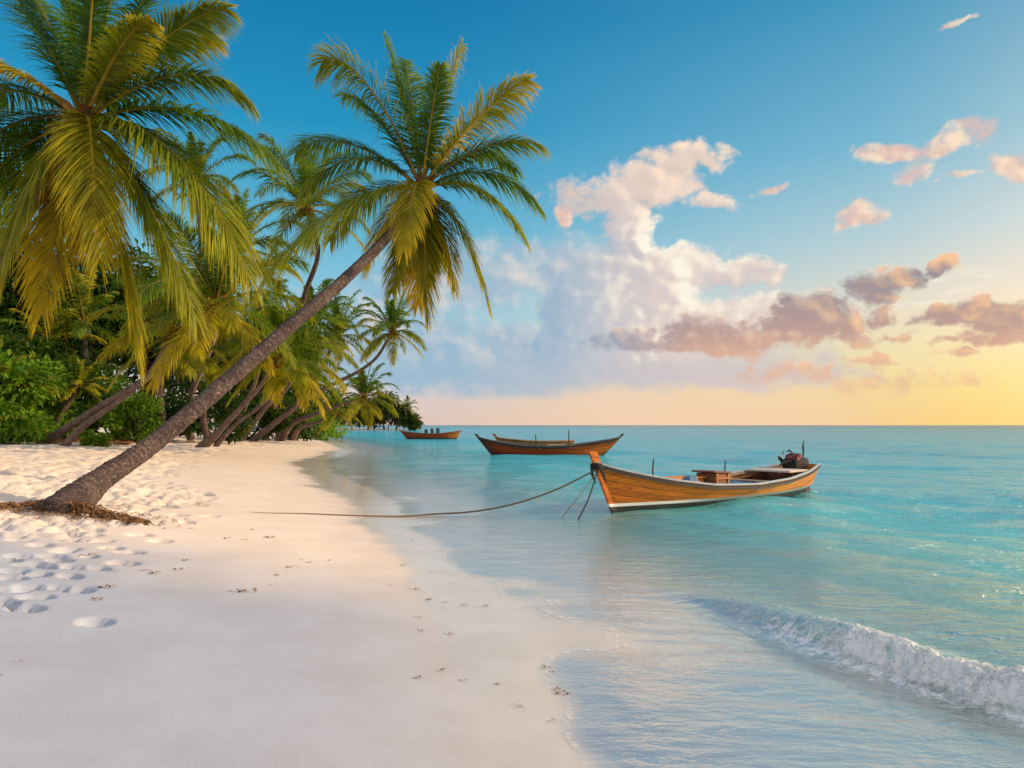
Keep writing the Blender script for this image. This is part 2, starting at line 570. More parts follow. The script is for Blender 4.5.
bgA = wt.new('ShaderNodeBackground'); wt.l.new(cur, bgA.inputs[0]); bgA.inputs[1].default_value = STR
bgB = wt.new('ShaderNodeBackground'); wt.l.new(clear, bgB.inputs[0]); bgB.inputs[1].default_value = STR
inside = wt.mul(wt.m('LESS_THAN', wt.m('ABSOLUTE', az), 52.0), wt.mul(wt.m('LESS_THAN', el, 36.0), wt.m('GREATER_THAN', el, 0.0)))
ms = wt.new('ShaderNodeMixShader')
wt.l.new(inside, ms.inputs[0]); wt.l.new(bgB.outputs[0], ms.inputs[1]); wt.l.new(bgA.outputs[0], ms.inputs[2])
wo = wt.new('ShaderNodeOutputWorld'); wt.l.new(ms.outputs[0], wo.inputs[0])

# ------------------------------------------------------------------ terrain
SHORE = np.array([(60, -400), (14, -60), (5, -20), (2.2, -6), (1.15, 0), (.72, 3.2), (.60, 4.7), (.35, 6.3), (-.37, 8.6), (-1.3, 11.8), (-2.6, 16.9), (-5.0, 23), (-7, 28.5),
                  (-8.1, 34), (-8.8, 42), (-10.2, 51), (-18, 74), (-42, 148), (-70, 196), (-80, 214), (-68, 226), (-48, 218), (-33, 216), (-26, 226), (-34, 250),
                  (-90, 320), (-400, 520), (-4000, 1200)], float)


def chaikin(p, n=3):
    for _ in range(n):
        a = p[:-1] * .75 + p[1:] * .25; b = p[:-1] * .25 + p[1:] * .75
        q = np.empty((len(a) * 2, 2)); q[0::2] = a; q[1::2] = b
        p = np.vstack([p[:1], q, p[-1:]])
    return p


SH = chaikin(SHORE, 2)
SA = SH[:-1]; SE = SH[1:] - SH[:-1]; SL2 = (SE ** 2).sum(1)


def shore_dist(x, y):
    x = np.asarray(x, float); y = np.asarray(y, float)
    best = np.full(x.shape, 1e18); sgn = np.ones(x.shape)
    for (ax, ay), (bx, by) in zip(SH[:-1], SH[1:]):
        ex, ey = bx - ax, by - ay
        t = np.clip(((x - ax) * ex + (y - ay) * ey) / (ex * ex + ey * ey), 0, 1)
        qx, qy = x - ax - t * ex, y - ay - t * ey
        d = qx * qx + qy * qy
        m = d < best
        best[m] = d[m]
        sgn[m] = np.where(ex * (y - ay) - ey * (x - ax) > 0, 1.0, -1.0)[m]
    return np.sqrt(best) * sgn


def height(s, x, y):
    sl_ = np.clip(s, 0, None)
    q = sl_ * sl_ / (sl_ + .6)
    land = 1.15 * (1 - np.exp(-q / 11.0))
    sea = -1.6 * (1 - np.exp(-(np.clip(-s, 0, None) / 13.0) ** 1.6))
    h = np.where(s > 0, land, sea)
    far = sstep(150, 260, np.hypot(x, y))
    h = np.where(s > 0, h * (1 - .55 * far), h)
    return h + sstep(2.5, 9, s) * .05 * fbm(x * .35, y * .35, 3, 5) * (1 - far)


def H(x, y):
    x = float(x); y = float(y)
    t = np.clip(((x - SA[:, 0]) * SE[:, 0] + (y - SA[:, 1]) * SE[:, 1]) / SL2, 0, 1)
    d = (x - SA[:, 0] - t * SE[:, 0]) ** 2 + (y - SA[:, 1] - t * SE[:, 1]) ** 2
    i = int(np.argmin(d))
    sg = 1.0 if SE[i, 0] * (y - SA[i, 1]) - SE[i, 1] * (x - SA[i, 0]) > 0 else -1.0
    return float(height(np.array([math.sqrt(d[i]) * sg]), np.array([x]), np.array([y]))[0])


def ground_at(px, py):
    z = .3
    for _ in range(30):
        p = on_z(px, py, z)
        z = .5 * z + .5 * H(p.x, p.y)
    return on_z(px, py, z)


def polar(r0, r1, ratio1, rmid, ratio2, r2, front, step, rest, a_lo=-1, a_hi=1):
    rs = [r0]
    while rs[-1] < rmid: rs.append(rs[-1] * ratio1)
    while rs[-1] < r2: rs.append(rs[-1] * ratio2)
    an = list(np.arange(-front, front, step)) + list(np.arange(front, 360 - front, rest))
    rs = np.array(rs); an = np.radians(np.array(an))
    RR, AA = np.meshgrid(rs, an, indexing='ij')
    return RR * np.sin(AA), RR * np.cos(AA), RR


GX, GY, GR = polar(.3, 0, 1.0072, 70, 1.05, 9000, 48, .2, 4.0)
S = shore_dist(GX, GY)
Z = height(S, GX, GY)
rng = np.random.default_rng(7)
near = GR < 75
# trampled sand: soft churned relief away from the water's edge
edge = 3.5 + 1.2 * fbm(GX * .3, GY * .3, 3, 31) + np.clip(GY - 12, 0, 12) * .06
tr = sstep(0, 1.8, S - edge) * sstep(7.0, 10.5, GY + .25 * (-GX - 5) + .6 * fbm(GX * .8, GY * .8, 2, 3)) * sstep(140, 60, GR)
n1 = fbm(GX * 2.1, GY * 1.7, 3, 41); n2 = fbm(GX * 4.6, GY * 3.8, 2, 47)
Z = Z + tr * (.05 * n1 + .05 * n2) * sstep(8, 22, GR) * .8 + tr * (.022 * n1 + .016 * n2) * .8
# single footprints
prints = []
for (px, py) in [(30, 564), (62, 551), (73, 567), (60, 560), (123, 563), (12, 578), (38, 574), (30, 587), (56, 588), (36, 597), (78, 590), (3, 602), (26, 608), (70, 549), (100, 541), (12, 571),
                 (97, 568), (8, 590), (45, 566), (20, 556), (95, 622), (50, 556), (70, 576), (112, 548), (88, 556), (5, 560), (140, 535), (160, 541), (185, 522), (178, 515), (200, 505), (172, 507), (152, 524),
                 (210, 516), (130, 552), (18, 540), (60, 538), (40, 545), (90, 535)]:
    p = ground_at(px, py); prints.append((p.x, p.y, rng.uniform(.11, .15), rng.uniform(.07, .1), rng.uniform(-.5, .5), rng.uniform(.075, .11)))
for k in range(11000):
    y = 8.2 * (75 / 8.2) ** (rng.uniform() ** 1.35)
    x = -rng.uniform(.1, .72) * y - 1.0
    prints.append((x, y, rng.uniform(.09, .145), rng.uniform(.06, .09), rng.uniform(-.7, .7) + (PI / 2 if rng.uniform() < .4 else 0), rng.uniform(.03, .075)))
pa = np.array(prints)
ps = shore_dist(pa[:, 0], pa[:, 1])
pe_ = 3.5 + 1.2 * fbm(pa[:, 0] * .3, pa[:, 1] * .3, 3, 31) + np.clip(pa[:, 1] - 12, 0, 12) * .06
DENT = np.zeros_like(Z)
rs_col = GR[:, 0]; ncol = GX.shape[1]
angs = np.degrees(np.arctan2(GX[50], GY[50]))
ncol_front = int(96 / .2)
for i, (x, y, a, b, th, dp) in enumerate(prints):
    if i >= 39 and (ps[i] < pe_[i] + .3 or (y < 11 and rng.uniform() < .6)): continue
    r = math.hypot(x, y); an = math.degrees(math.atan2(x, y))
    if abs(an) > 46: continue
    i0, i1 = np.searchsorted(rs_col, [r - .5, r + .5])
    w = math.degrees(.5 / r)
    k0, k1 = max(0, int((an - w + 48) / .2)), min(ncol_front - 1, int((an + w + 48) / .2) + 1)
    sub = (slice(i0, i1), slice(k0, k1))
    ddx, ddy = GX[sub] - x, GY[sub] - y
    c, s_ = math.cos(th), math.sin(th)
    u, v = (ddx * c + ddy * s_) / a, (-ddx * s_ + ddy * c) / b
    d = np.sqrt(u * u + v * v)
    DENT[sub] = np.maximum(DENT[sub], dp * sstep(1.12, .62, d))
Z = Z - DENT
sw_ = S + .5 * fbm(GX * .5, GY * .5, 4, 61) - .05 * np.clip(GY - 6, 0, 12)
wet = .6 * sstep(2.0, .2, sw_) + .4 * sstep(1.05, .65, sw_ + .12 * fbm(GX * 2.5, GY * 2.5, 3, 62))
fore_shade = sstep(8.6, 5.0, GY + .25 * GX + .9 * fbm(GX * .45, GY * .45, 3, 77)) * (S > -5)  # mask for shade painted into the colour of the near sand

m, nt, out = material('sand')
co = nt.obj()
grain = nt.noise(co, 105, 4, .75); mott = nt.noise(co, 1.6, 6, .6); mid = nt.noise(co, 26, 4, .65)
drycol = nt.mix(nt.rng(mott, .3, .7), (.78, .665, .555, 1), (.86, .755, .65, 1))
drycol = nt.mix(nt.mul(nt.rng(grain, .52, .72), .5), drycol, (.42, .33, .26, 1))
drycol = nt.mix(nt.mul(nt.rng(grain, .45, .25), .3), drycol, (.85, .78, .70, 1))
wetA = nt.attr('wet'); shadeA = nt.attr('fore_shade'); trA = nt.attr('trampled')
shadecol = nt.mix(1.0, drycol, (.46, .62, .90, 1), 'MULTIPLY')  # darker, bluer sand tone standing in for shade
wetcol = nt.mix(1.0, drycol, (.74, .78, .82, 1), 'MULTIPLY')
c = nt.mix(nt.mul(shadeA, .9), drycol, shadecol)
c = nt.mix(wetA, c, wetcol)
c = nt.mix(nt.mul(nt.attr('under'), .5), c, (.72, .74, .68, 1))
p = nt.new('ShaderNodeBsdfPrincipled')
nt.l.new(c, p.inputs['Base Color'])
nt.l.new(nt.rng(wetA, 0, 1, .85, .14), p.inputs['Roughness'])
nt.l.new(nt.rng(wetA, 0, 1, .15, .75), p.inputs['Specular IOR Level'])
hgt = nt.add(nt.mul(grain, .35), nt.add(nt.mul(mid, nt.rng(trA, 0, 1, .25, 2.6)), nt.mul(mott, .6)))
bs = nt.mul(nt.rng(wetA, 0, 1, .38, .07), 1.0)
bn = nt.new('ShaderNodeBump'); nt.l.new(hgt, bn.inputs['Height']); nt.l.new(bs, bn.inputs['Strength']); bn.inputs['Distance'].default_value = .012
nt.l.new(bn.outputs[0], p.inputs['Normal'])
nt.l.new(p.outputs[0], out.inputs[0])
ground = grid_mesh('sandy_ground', GX, GY, Z, m, {'wet': wet, 'fore_shade': fore_shade, 'trampled': tr, 'under': sstep(0, -4, S)})
ground['kind'] = 'structure'

# ------------------------------------------------------------------ sea
BRK = chaikin(np.array([(1.2, 7.9), (1.75, 6.9), (2.2, 6.05), (2.4, 5.4), (2.62, 4.95), (2.8, 4.6), (3.0, 4.3), (3.3, 3.85), (3.8, 3.0), (4.4, 1.6), (5.0, 0)], float), 2)
BRL = np.concatenate([[0], np.cumsum(np.hypot(*(BRK[1:] - BRK[:-1]).T))])


def breaker(x, y):
    best = np.full(x.shape, 1e18); side = np.zeros(x.shape); along = np.zeros(x.shape)
    for i in range(len(BRK) - 1):
        (ax, ay), (bx, by) = BRK[i], BRK[i + 1]
        ex, ey = bx - ax, by - ay
        L = math.hypot(ex, ey)
        t = np.clip(((x - ax) * ex + (y - ay) * ey) / (L * L), 0, 1)
        qx, qy = x - ax - t * ex, y - ay - t * ey
        d = qx * qx + qy * qy
        m_ = d < best
        best[m_] = d[m_]
        side[m_] = np.where(ex * (y - ay) - ey * (x - ax) > 0, 1.0, -1.0)[m_]   # + : out to sea
        along[m_] = (BRL[i] + t * L)[m_]
    return np.sqrt(best) * side, along


def brk_height(al):
    return .155 * sstep(.3, 3.0, al) * (1 + .12 * np.sin(al * 5.0))


def brk_profile(w):
    # w > 0 seaward
    return np.where(w > 0, np.exp(-(w / .34) ** 2), np.exp(-(w / .12) ** 2))


WX, WY, WR = polar(1.2, 0, 1.008, 130, 1.05, 9000, 50, .22, 5.0)
WS = shore_dist(WX, WY)
WZ0 = height(WS, WX, WY)
amp = sstep(-.2, -5, WS) * (.35 + .65 * sstep(3, 12, WR)) * sstep(160, 50, WR)
wz = np.zeros_like(WX)
wr = np.random.default_rng(3)
wob = fbm(WX * .25, WY * .25, 3, 91) * 1.4
for k in range(22):
    lam = .5 * 1.18 ** k
    th = R(200) + wr.normal(0, .55)
    kx, ky = math.cos(th) * 2 * PI / lam, math.sin(th) * 2 * PI / lam
    a = .0030 * lam ** .8
    ok = sstep(.035 * lam, .0, WR * .009 / 6)
    ph = WX * kx + WY * ky + wr.uniform(0, 6.3) + wob * (1.2 / (.5 + .1 * lam))
    wz += a * (np.sin(ph) + .25 * np.sin(2 * ph + .6)) * sstep(lam * 22, lam * 10, WR)
patch = .5 + .9 * np.clip(fbm(WX * .12, WY * .2, 3, 17) + .45, 0, 1)
wz *= amp * patch * 1.25
bw, ba = breaker(WX, WY)
bh = brk_height(ba)
wz += np.where(np.abs(bw) < 2, bh * brk_profile(bw), 0) - .03 * sstep(.1, 2.5, ba) * np.exp(-((bw + .35) / .25) ** 2)
swash = .016 * np.exp(-np.clip(-WS, 0, None) / 1.2) * (1 + 1.5 * fbm(WX * .7, WY * .7, 4, 23)) * (WR < 60)
wz += swash
depth = np.clip(wz - WZ0, 0, None)
foam_w = np.exp(-((bw - .30) / .32) ** 2) * sstep(.8, 2.8, ba) * .55 + np.exp(-((bw + .22) / .2) ** 2) * sstep(.9, 2.6, ba) * .75
foam_w = np.where(np.abs(bw) < 2, foam_w, 0)
edge_f = np.exp(-((depth - .006) / .0035) ** 2) * (WR < 18) * .52

m, nt, out = material('sea_water')
co = nt.obj()
dA, sA, fA = nt.attr('depth'), nt.attr('offshore'), nt.attr('foam')
colr = nt.ramp(nt.m('POWER', nt.m('DIVIDE', sA, 400.0, clamp=True), .4), [
    (0, (.50, .64, .62, 1)), (.10, (.40, .64, .64, 1)), (.15, (.16, .60, .62, 1)), (.19, (.05, .55, .63, 1)), (.27, (.018, .51, .67, 1)), (.40, (.014, .48, .65, 1)), (.6, (.018, .42, .58, 1)), (.8, (.018, .34, .47, 1)), (1, (.025, .27, .40, 1))])
pn = nt.noise(nt.mapping(co, scale=(.10, .16, 1)), 1.0, 4, .55)
colr = nt.mix(nt.mul(nt.rng(pn, .4, .68), .35), colr, nt.mix(1.0, colr, (.75, .85, .9, 1), 'MULTIPLY'))
# ripples: long crests lying across the light wind
r1 = nt.noise(nt.mapping(co, scale=(1.8, 4.6, 1), rot=(0, 0, R(14))), 1.0, 5, .62, dist=.7)
r2 = nt.noise(nt.mapping(co, scale=(.35, .95, 1), rot=(0, 0, R(8))), 1.0, 4, .55, dist=.4)
r3 = nt.noise(nt.mapping(co, scale=(5.5, 11.0, 1), rot=(0, 0, R(24))), 1.0, 3, .6, dist=.5)
hh = nt.add(nt.mul(r1, .62), nt.add(nt.mul(r2, 1.2), nt.mul(r3, .26)))
b1 = nt.new('ShaderNodeBump'); nt.l.new(hh, b1.inputs['Height'])
nt.l.new(nt.rng(dA, .0, .35, .10, 1.0), b1.inputs['Strength']); b1.inputs['Distance'].default_value = .26
fres = nt.new('ShaderNodeFresnel'); fres.inputs['IOR'].default_value = 1.33; nt.l.new(b1.outputs[0], fres.inputs['Normal'])
dif = nt.new('ShaderNodeBsdfDiffuse'); nt.l.new(colr, dif.inputs[0])
b2 = nt.new('ShaderNodeBump'); nt.l.new(hh, b2.inputs['Height']); b2.inputs['Strength'].default_value = .6; b2.inputs['Distance'].default_value = .16
nt.l.new(b2.outputs[0], dif.inputs['Normal'])
tra = nt.new('ShaderNodeBsdfTransparent'); nt.l.new(nt.mix(nt.rng(dA, 0, .25), (1, 1, 1, 1), (.78, .96, .96, 1)), tra.inputs[0])
body = nt.new('ShaderNodeMixShader')
nt.l.new(nt.m('SUBTRACT', 1.0, nt.m('EXPONENT', nt.mul(dA, -5.5))), body.inputs[0])
nt.l.new(tra.outputs[0], body.inputs[1]); nt.l.new(dif.outputs[0], body.inputs[2])
glo = nt.new('ShaderNodeBsdfGlossy'); glo.inputs['Roughness'].default_value = .08; nt.l.new(b1.outputs[0], glo.inputs['Normal'])
sur = nt.new('ShaderNodeMixShader')
nt.l.new(nt.mul(nt.m('MINIMUM', nt.mul(fres.outputs[0], .72), .56), nt.rng(dA, 0.0, .016)), sur.inputs[0])
nt.l.new(body.outputs[0], sur.inputs[1]); nt.l.new(glo.outputs[0], sur.inputs[2])
fz = nt.noise(co, 16, 7, .68, dist=.8)
fo = nt.mul(nt.rng(nt.add(nt.mul(fA, .55), nt.mul(nt.sub(fz, .5), 1.2)), .22, .60), nt.rng(fA, 0.0, .25))
fdif = nt.new('ShaderNodeBsdfDiffuse'); fdif.inputs[0].default_value = (.86, .87, .88, 1)
fin = nt.new('ShaderNodeMixShader')
nt.l.new(nt.m('MULTIPLY', fo, 1.0, clamp=True), fin.inputs[0]); nt.l.new(sur.outputs[0], fin.inputs[1]); nt.l.new(fdif.outputs[0], fin.inputs[2])
nt.l.new(fin.outputs[0], out.inputs[0])
sea = grid_mesh('sea_water', WX, WY, wz, m, {'depth': depth, 'offshore': np.clip(-WS, 0, 400), 'foam': np.clip(foam_w + edge_f, 0, 1)}, keep=(wz > WZ0 - .01) & (WS < 3.0))
sea['kind'] = 'structure'

# foam of the breaking wave: a torn, billowing sheet over its front
na, nw = 700, 90
aa = np.linspace(.9, BRL[-1] - .3, na); ww = np.linspace(-.24, .16, nw)
A, Wd = np.meshgrid(aa, ww, indexing='ij')
cx = np.interp(A, BRL, BRK[:, 0]); cy = np.interp(A, BRL, BRK[:, 1])
tx = np.gradient(cx[:, 0]); ty = np.gradient(cy[:, 0]); tl = np.hypot(tx, ty); tx /= tl; ty /= tl
grow = sstep(1.9, 3.5, A)
wid = .55 + .65 * grow
nx, ny = -ty[:, None], tx[:, None]
jag = .07 * fbm(A * 4, A * 0 + 3.3, 4, 51) + .02 * fbm(A * 16, Wd * 10, 2, 52)
X0 = cx + nx * (Wd * wid + jag); Y0 = cy + ny * (Wd * wid + jag)
base = brk_height(A) * brk_profile(Wd * wid)
px_n, py_n = A + .05 * fbm(A * 6, Wd * 6, 2, 71), Wd * wid + .05 * fbm(A * 6, Wd * 6, 2, 72)
bil = sum((1 - np.abs(fbm(px_n * f, py_n * f * 1.3, 2, 60 + f))) ** 2 * g_ for f, g_ in ((6, .36), (13, .30), (28, .22), (60, .12)))
env = sstep(-.24, -.12, Wd) * sstep(.16, .0, Wd)
Zf = base + .008 + (.25 + .75 * grow) * env * (.10 * (bil - .45)) - .02 * (1 - env)
X0 = X0 - nx * grow * env * .035 * bil; Y0 = Y0 - ny * grow * env * .035 * bil
dens_f = env * (.20 + .62 * grow) + .30 * fbm(A * 5, Wd * 9, 4, 88) + .15 * (bil - .6)
m, nt, out = material('foam')
co = nt.obj()
dn = nt.attr('froth')
fn = nt.noise(co, 38, 6, .7)
al_ = nt.mul(nt.rng(nt.add(dn, nt.mul(nt.sub(fn, .5), 1.6)), .24, .86), .93)
p = nt.new('ShaderNodeBsdfPrincipled'); p.inputs['Base Color'].default_value = (.86, .88, .90, 1); p.inputs['Roughness'].default_value = .7
p.inputs['Subsurface Weight'].default_value = .35; p.inputs['Subsurface Radius'].default_value = (.05, .06, .07); p.inputs['Subsurface Scale'].default_value = .5
nt.l.new(nt.bump(nt.noise(co, 60, 5, .7), .6, .02), p.inputs['Normal'])
tp = nt.new('ShaderNodeBsdfTransparent')
mx = nt.new('ShaderNodeMixShader'); nt.l.new(al_, mx.inputs[0]); nt.l.new(tp.outputs[0], mx.inputs[1]); nt.l.new(p.outputs[0], mx.inputs[2])
nt.l.new(mx.outputs[0], out.inputs[0])
foam = grid_mesh('wave_foam', X0, Y0, Zf, m, {'froth': dens_f}, wrap=False)
tag(foam, 'white foam churning along the small breaking wave', 'foam', kind='stuff')

# ------------------------------------------------------------------ palms
def leaf_mat(name, trans=.44, rough=.42):
    m, nt, out = material(name)
    c = nt.attr('tint', 'Color')
    n = nt.noise(nt.obj(), 1.7, 4, .6)
    f = nt.rng(n, .3, .7, .75, 1.25, False)
    c = nt.mix(1.0, c, nt.xyz(f, f, f), 'MULTIPLY')
    p = nt.new('ShaderNodeBsdfPrincipled'); nt.l.new(c, p.inputs['Base Color']); p.inputs['Roughness'].default_value = rough
    p.inputs['Specular IOR Level'].default_value = .22
    t = nt.new('ShaderNodeBsdfTranslucent'); nt.l.new(nt.mix(1.0, c, (1.5, 1.4, .6, 1), 'MULTIPLY'), t.inputs[0])
    mx = nt.new('ShaderNodeMixShader'); mx.inputs[0].default_value = trans
    nt.l.new(p.outputs[0], mx.inputs[1]); nt.l.new(t.outputs[0], mx.inputs[2]); nt.l.new(mx.outputs[0], out.inputs[0])
    return m


M_FROND = leaf_mat('palm_leaf')
M_LEAF = leaf_mat('broad_leaf', .34, .38)

m, nt, out = material('palm_bark')
co = nt.obj()
al_ = nt.attr('along')
n1 = nt.noise(co, 3.0, 5, .6); n2 = nt.noise(co, 22, 5, .65)
ring = nt.m('SINE', nt.add(nt.mul(al_, 58.0), nt.add(nt.mul(n1, 16.0), nt.mul(n2, 5.0))))
fib = nt.noise(nt.mapping(co, scale=(14, 14, 3)), 3.0, 5, .7)
c = nt.mix(nt.rng(n1, .3, .7), (.070, .050, .048, 1), (.165, .122, .110, 1))
c = nt.mix(nt.rng(fib, .45, .72), c, (.05, .034, .03, 1))
c = nt.mix(nt.mul(nt.rng(ring, .6, 1.0), nt.rng(n1, .35, .65, .1, .6)), c, (.03, .02, .018, 1))
c = nt.mix(nt.mul(nt.rng(n2, .53, .68), .6), c, (.42, .34, .30, 1))
c = nt.mix(1.0, c, nt.attr('tint', 'Color'), 'MULTIPLY')
p = nt.new('ShaderNodeBsdfPrincipled'); nt.l.new(c, p.inputs['Base Color']); p.inputs['Roughness'].default_value = .85; p.inputs['Specular IOR Level'].default_value = .2
h = nt.add(nt.mul(ring, .10), nt.add(nt.mul(fib, 1.0), nt.mul(n2, 1.4)))
nt.l.new(nt.bump(h, 1.0, .035), p.inputs['Normal'])
nt.l.new(p.outputs[0], out.inputs[0])
M_BARK = m
M_HUSK = simple_mat('husk', None, .9, .4, 14, .5, spec=.1)


def mixc(a, b, f):
    return tuple(a[i] + (b[i] - a[i]) * f for i in range(3))


GREEN_D = (.018, .066, .007)
GREEN_L = (.13, .255, .013)
YELLOW = (.56, .41, .014)
BROWN = (.22, .10, .035)


def vmix(a, b, f): return a + (np.asarray(b) - a) * f[..., None]


def leaf_tint(age, t, u, r):
    """age 0 fresh .. 1 yellow .. 1.6 dry; t along the frond, u along the leaflet"""
    c = vmix(np.array(GREEN_D), GREEN_L, np.clip(.12 + .5 * u + .35 * t + r * .45, 0, 1))
    y = np.clip(age * .95 + (u ** 2) * .42 * (.35 + age) + t * t * .26 + r * .22 - .26, 0, 1)
    c = vmix(c, YELLOW, y)
    if age > 1: c = vmix(c, BROWN, np.clip((age - 1) * 1.5 + r * .3, 0, 1))
    return c


def unit(v): return v / np.maximum(np.linalg.norm(v, axis=-1, keepdims=True), 1e-9)


def frond(mb, P0, P3, lift, age, rng, nl=60, wide=1.0, segs=3, twist=0.0, lw=.03, rach=.03, droop=.5, ll=.23):
    g = np.random.default_rng(rng.randrange(1 << 30))
    P0 = np.array(P0, float); P3 = np.array(P3, float)
    L = np.linalg.norm(P3 - P0)
    up = np.array([0, 0, 1.0])
    jig = np.cross(unit(P3 - P0), up) * g.normal(0, .05) * L
    P1 = P0 + (P3 - P0) * .30 + up * lift * L * .85
    P2 = P0 + (P3 - P0) * .74 + up * lift * L * .95 + jig

    def pos(t): t = np.asarray(t)[..., None]; return (1 - t) ** 3 * P0 + 3 * t * (1 - t) ** 2 * P1 + 3 * t * t * (1 - t) * P2 + t ** 3 * P3
    def tan(t): t = np.asarray(t)[..., None]; return unit((1 - t) ** 2 * (P1 - P0) + 2 * t * (1 - t) * (P2 - P1) + t * t * (P3 - P2))
    N = 16
    pts = pos(np.linspace(0, 1, N + 1))
    arc = np.linalg.norm(pts[1:] - pts[:-1], axis=1).sum()
    rc = mixc((.13, .17, .03), (.52, .34, .035), min(1, .45 + age * .6))
    if age > 1.1: rc = (.24, .13, .05)
    mb.tube([Vector(p) for p in pts], [rach * (1.3 - 1.16 * (i / N) ** .7) for i in range(N + 1)], 5, rc, cap=False)
    n = nl * 2
    side = np.repeat([-1.0, 1.0], nl)
    s_ = np.tile(np.arange(nl) / (nl - 1), 2)
    s_ = np.clip(.11 + .89 * (s_ + g.uniform(-.3, .3, n) / nl), .09, 1)
    root = pos(s_); T = tan(s_)
    Sd = np.cross(T, up)
    weak = np.linalg.norm(Sd, axis=1) < .15
    Sd[weak] = np.cross(T[weak], np.array([.3, 1, 0]))
    Sd = unit(Sd)
    ta = (twist * (.3 + .7 * s_))[:, None]
    Sd = Sd * np.cos(ta) + np.cross(T, Sd) * np.sin(ta)
    Nn = np.cross(Sd, T); Nn *= np.where(Nn[:, 2:] < 0, -1, 1)
    prof = np.where(s_ < .45, .42 + .58 * np.sin(np.clip((s_ - .08) / .37, 0, 1) * PI / 2), 1 - .66 * (np.clip(s_ - .45, 0, 1) / .55) ** 1.8)
    l = arc * ll * wide * prof * g.uniform(.84, 1.1, n)
    gap = g.uniform(size=n) < .03
    l[gap] *= .45
    a = np.radians(66 - 42 * s_ ** 1.2 + g.uniform(-6, 6, n))[:, None]
    v = np.radians(20 - 12 * s_ + g.uniform(-12, 12, n))[:, None]
    d0 = unit(T * np.cos(a) + (Sd * side[:, None] * np.cos(v) + Nn * np.sin(v)) * np.sin(a))
    dr = droop * g.uniform(.65, 1.4, n)
    W = unit(T - d0 * (T * d0).sum(1, keepdims=True))
    wa = (g.uniform(-.5, .5, n) + side * .35)[:, None]
    W = W * np.cos(wa) + np.cross(d0, W) * np.sin(wa)
    w0 = lw * np.where(s_ < .8, 1.0, .72)
    r = g.uniform(-.5, .5, n)
    rows, cols = [], []
    for k in range(segs + 1):
        u = k / segs
        q = root + d0 * (l * u * (1 - .12 * dr * u))[:, None] - up * (l * dr * u ** 1.9)[:, None]
        wd = (w0 * (.55 + .9 * u if u < .4 else .91 * (1 - (u - .4) / .6) ** .7))[:, None]
        c = leaf_tint(age, s_, np.full(n, u), r)
        if k < segs: rows += [q - W * wd, q + W * wd]; cols += [c, c]
        else: rows += [q]; cols += [c]
    m_ = 2 * segs + 1
    V = np.stack(rows, 1).reshape(-1, 3); Cc = np.stack(cols, 1).reshape(-1, 3)
    off = np.arange(n)[:, None] * m_
    quads = np.concatenate([off + np.array([2 * k, 2 * k + 1, 2 * k + 3, 2 * k + 2]) for k in range(segs - 1)]) if segs > 1 else None
    mb.ch.append((V, Cc, quads, off + np.array([2 * segs - 2, 2 * segs - 1, 2 * segs])))


def bez_pts(ctrl, n):
    """Catmull-Rom through the control points"""
    c = [Vector(p) for p in ctrl]
    c = [c[0] * 2 - c[1]] + c + [c[-1] * 2 - c[-2]]
    segs = len(c) - 3
    res = []
    for i in range(n + 1):
        f = i / n * segs; k = min(int(f), segs - 1); t = f - k
        p0, p1, p2, p3 = c[k:k + 4]
        res.append(.5 * ((2 * p1) + (-p0 + p2) * t + (2 * p0 - 5 * p1 + 4 * p2 - p3) * t * t + (-p0 + 3 * p1 - 3 * p2 + p3) * t ** 3))
    return res


def trunk_mesh(root, ctrl, radii, n, seg, rng, tint=(1, 1, 1), rough=.05, name='trunk'):
    pts = bez_pts(ctrl, n)
    rd = [float(np.interp(i / n, np.linspace(0, 1, len(radii)), radii)) for i in range(n + 1)]
    ph = rng.uniform(0, 6)
    cache = {}
    def wob(i, k, a):
        key = (i, k)
        step = .022 * (((i * 7919) % 13) / 13.0) + .03 * (1 if i % 3 == 0 else 0)
        return 1 + step * (rough / .05) + rough * .6 * math.sin(3 * a + ph + i * .15) * math.sin(i * .31) + rng.uniform(-rough, rough) * .55
    mb = MB()
    mb.tube([p - root.location for p in pts], rd, seg, tint, True, wob)
    return mb.build(name, M_BARK, root, smooth=True), pts


def coconuts(root, c, rng, n, r=.12, spread=.3):
    for k in range(n):
        a = rng.uniform(0, 2 * PI)
        mb = MB()
        p = Vector(c) - root.location + Vector((math.cos(a) * spread, math.sin(a) * spread, rng.uniform(-.5, -.1) * spread * 1.6))
        mb.ball(p, r * rng.uniform(.85, 1.15), 12, 8, mixc((.16, .10, .03), (.10, .035, .015), rng.random()), (1, 1, 1.15))
        mb.build('coconut', M_HUSK, root, True)


def crown_fibre(root, c, rng, size, n=40, col=(.20, .09, .04)):
    mb = MB()
    c = Vector(c) - root.location
    for k in range(n):
        a = rng.uniform(0, 2 * PI); e = rng.uniform(-1.0, 1.0)
        d = Vector((math.cos(a) * math.cos(e), math.sin(a) * math.cos(e), math.sin(e)))
        p = c + d * size * .15
        q = p + d * size * rng.uniform(.4, 1.0) + Vector((0, 0, -.35 * size * rng.random()))
        mid_ = (p + q) / 2 + Vector((0, 0, .08 * size))
        w = d.cross(Vector((0, 0, 1)))
        w = (w.normalized() if w.length > .01 else Vector((1, 0, 0))) * size * rng.uniform(.05, .14)
        cc = mixc(col, (.42, .24, .08), rng.random() * .7)
        mb.add([p - w, p + w, mid_ + w * .9, mid_ - w * .9, q + w * .3, q - w * .3], [(0, 1, 2, 3), (3, 2, 4, 5)], cc)
    mb.ball(c + Vector((0, 0, -size * .15)), size * .36, 8, 6, (.12, .06, .03), (1, 1, 1.4), .1, rng)
    return mb.build('crown_fibre', M_HUSK, root)


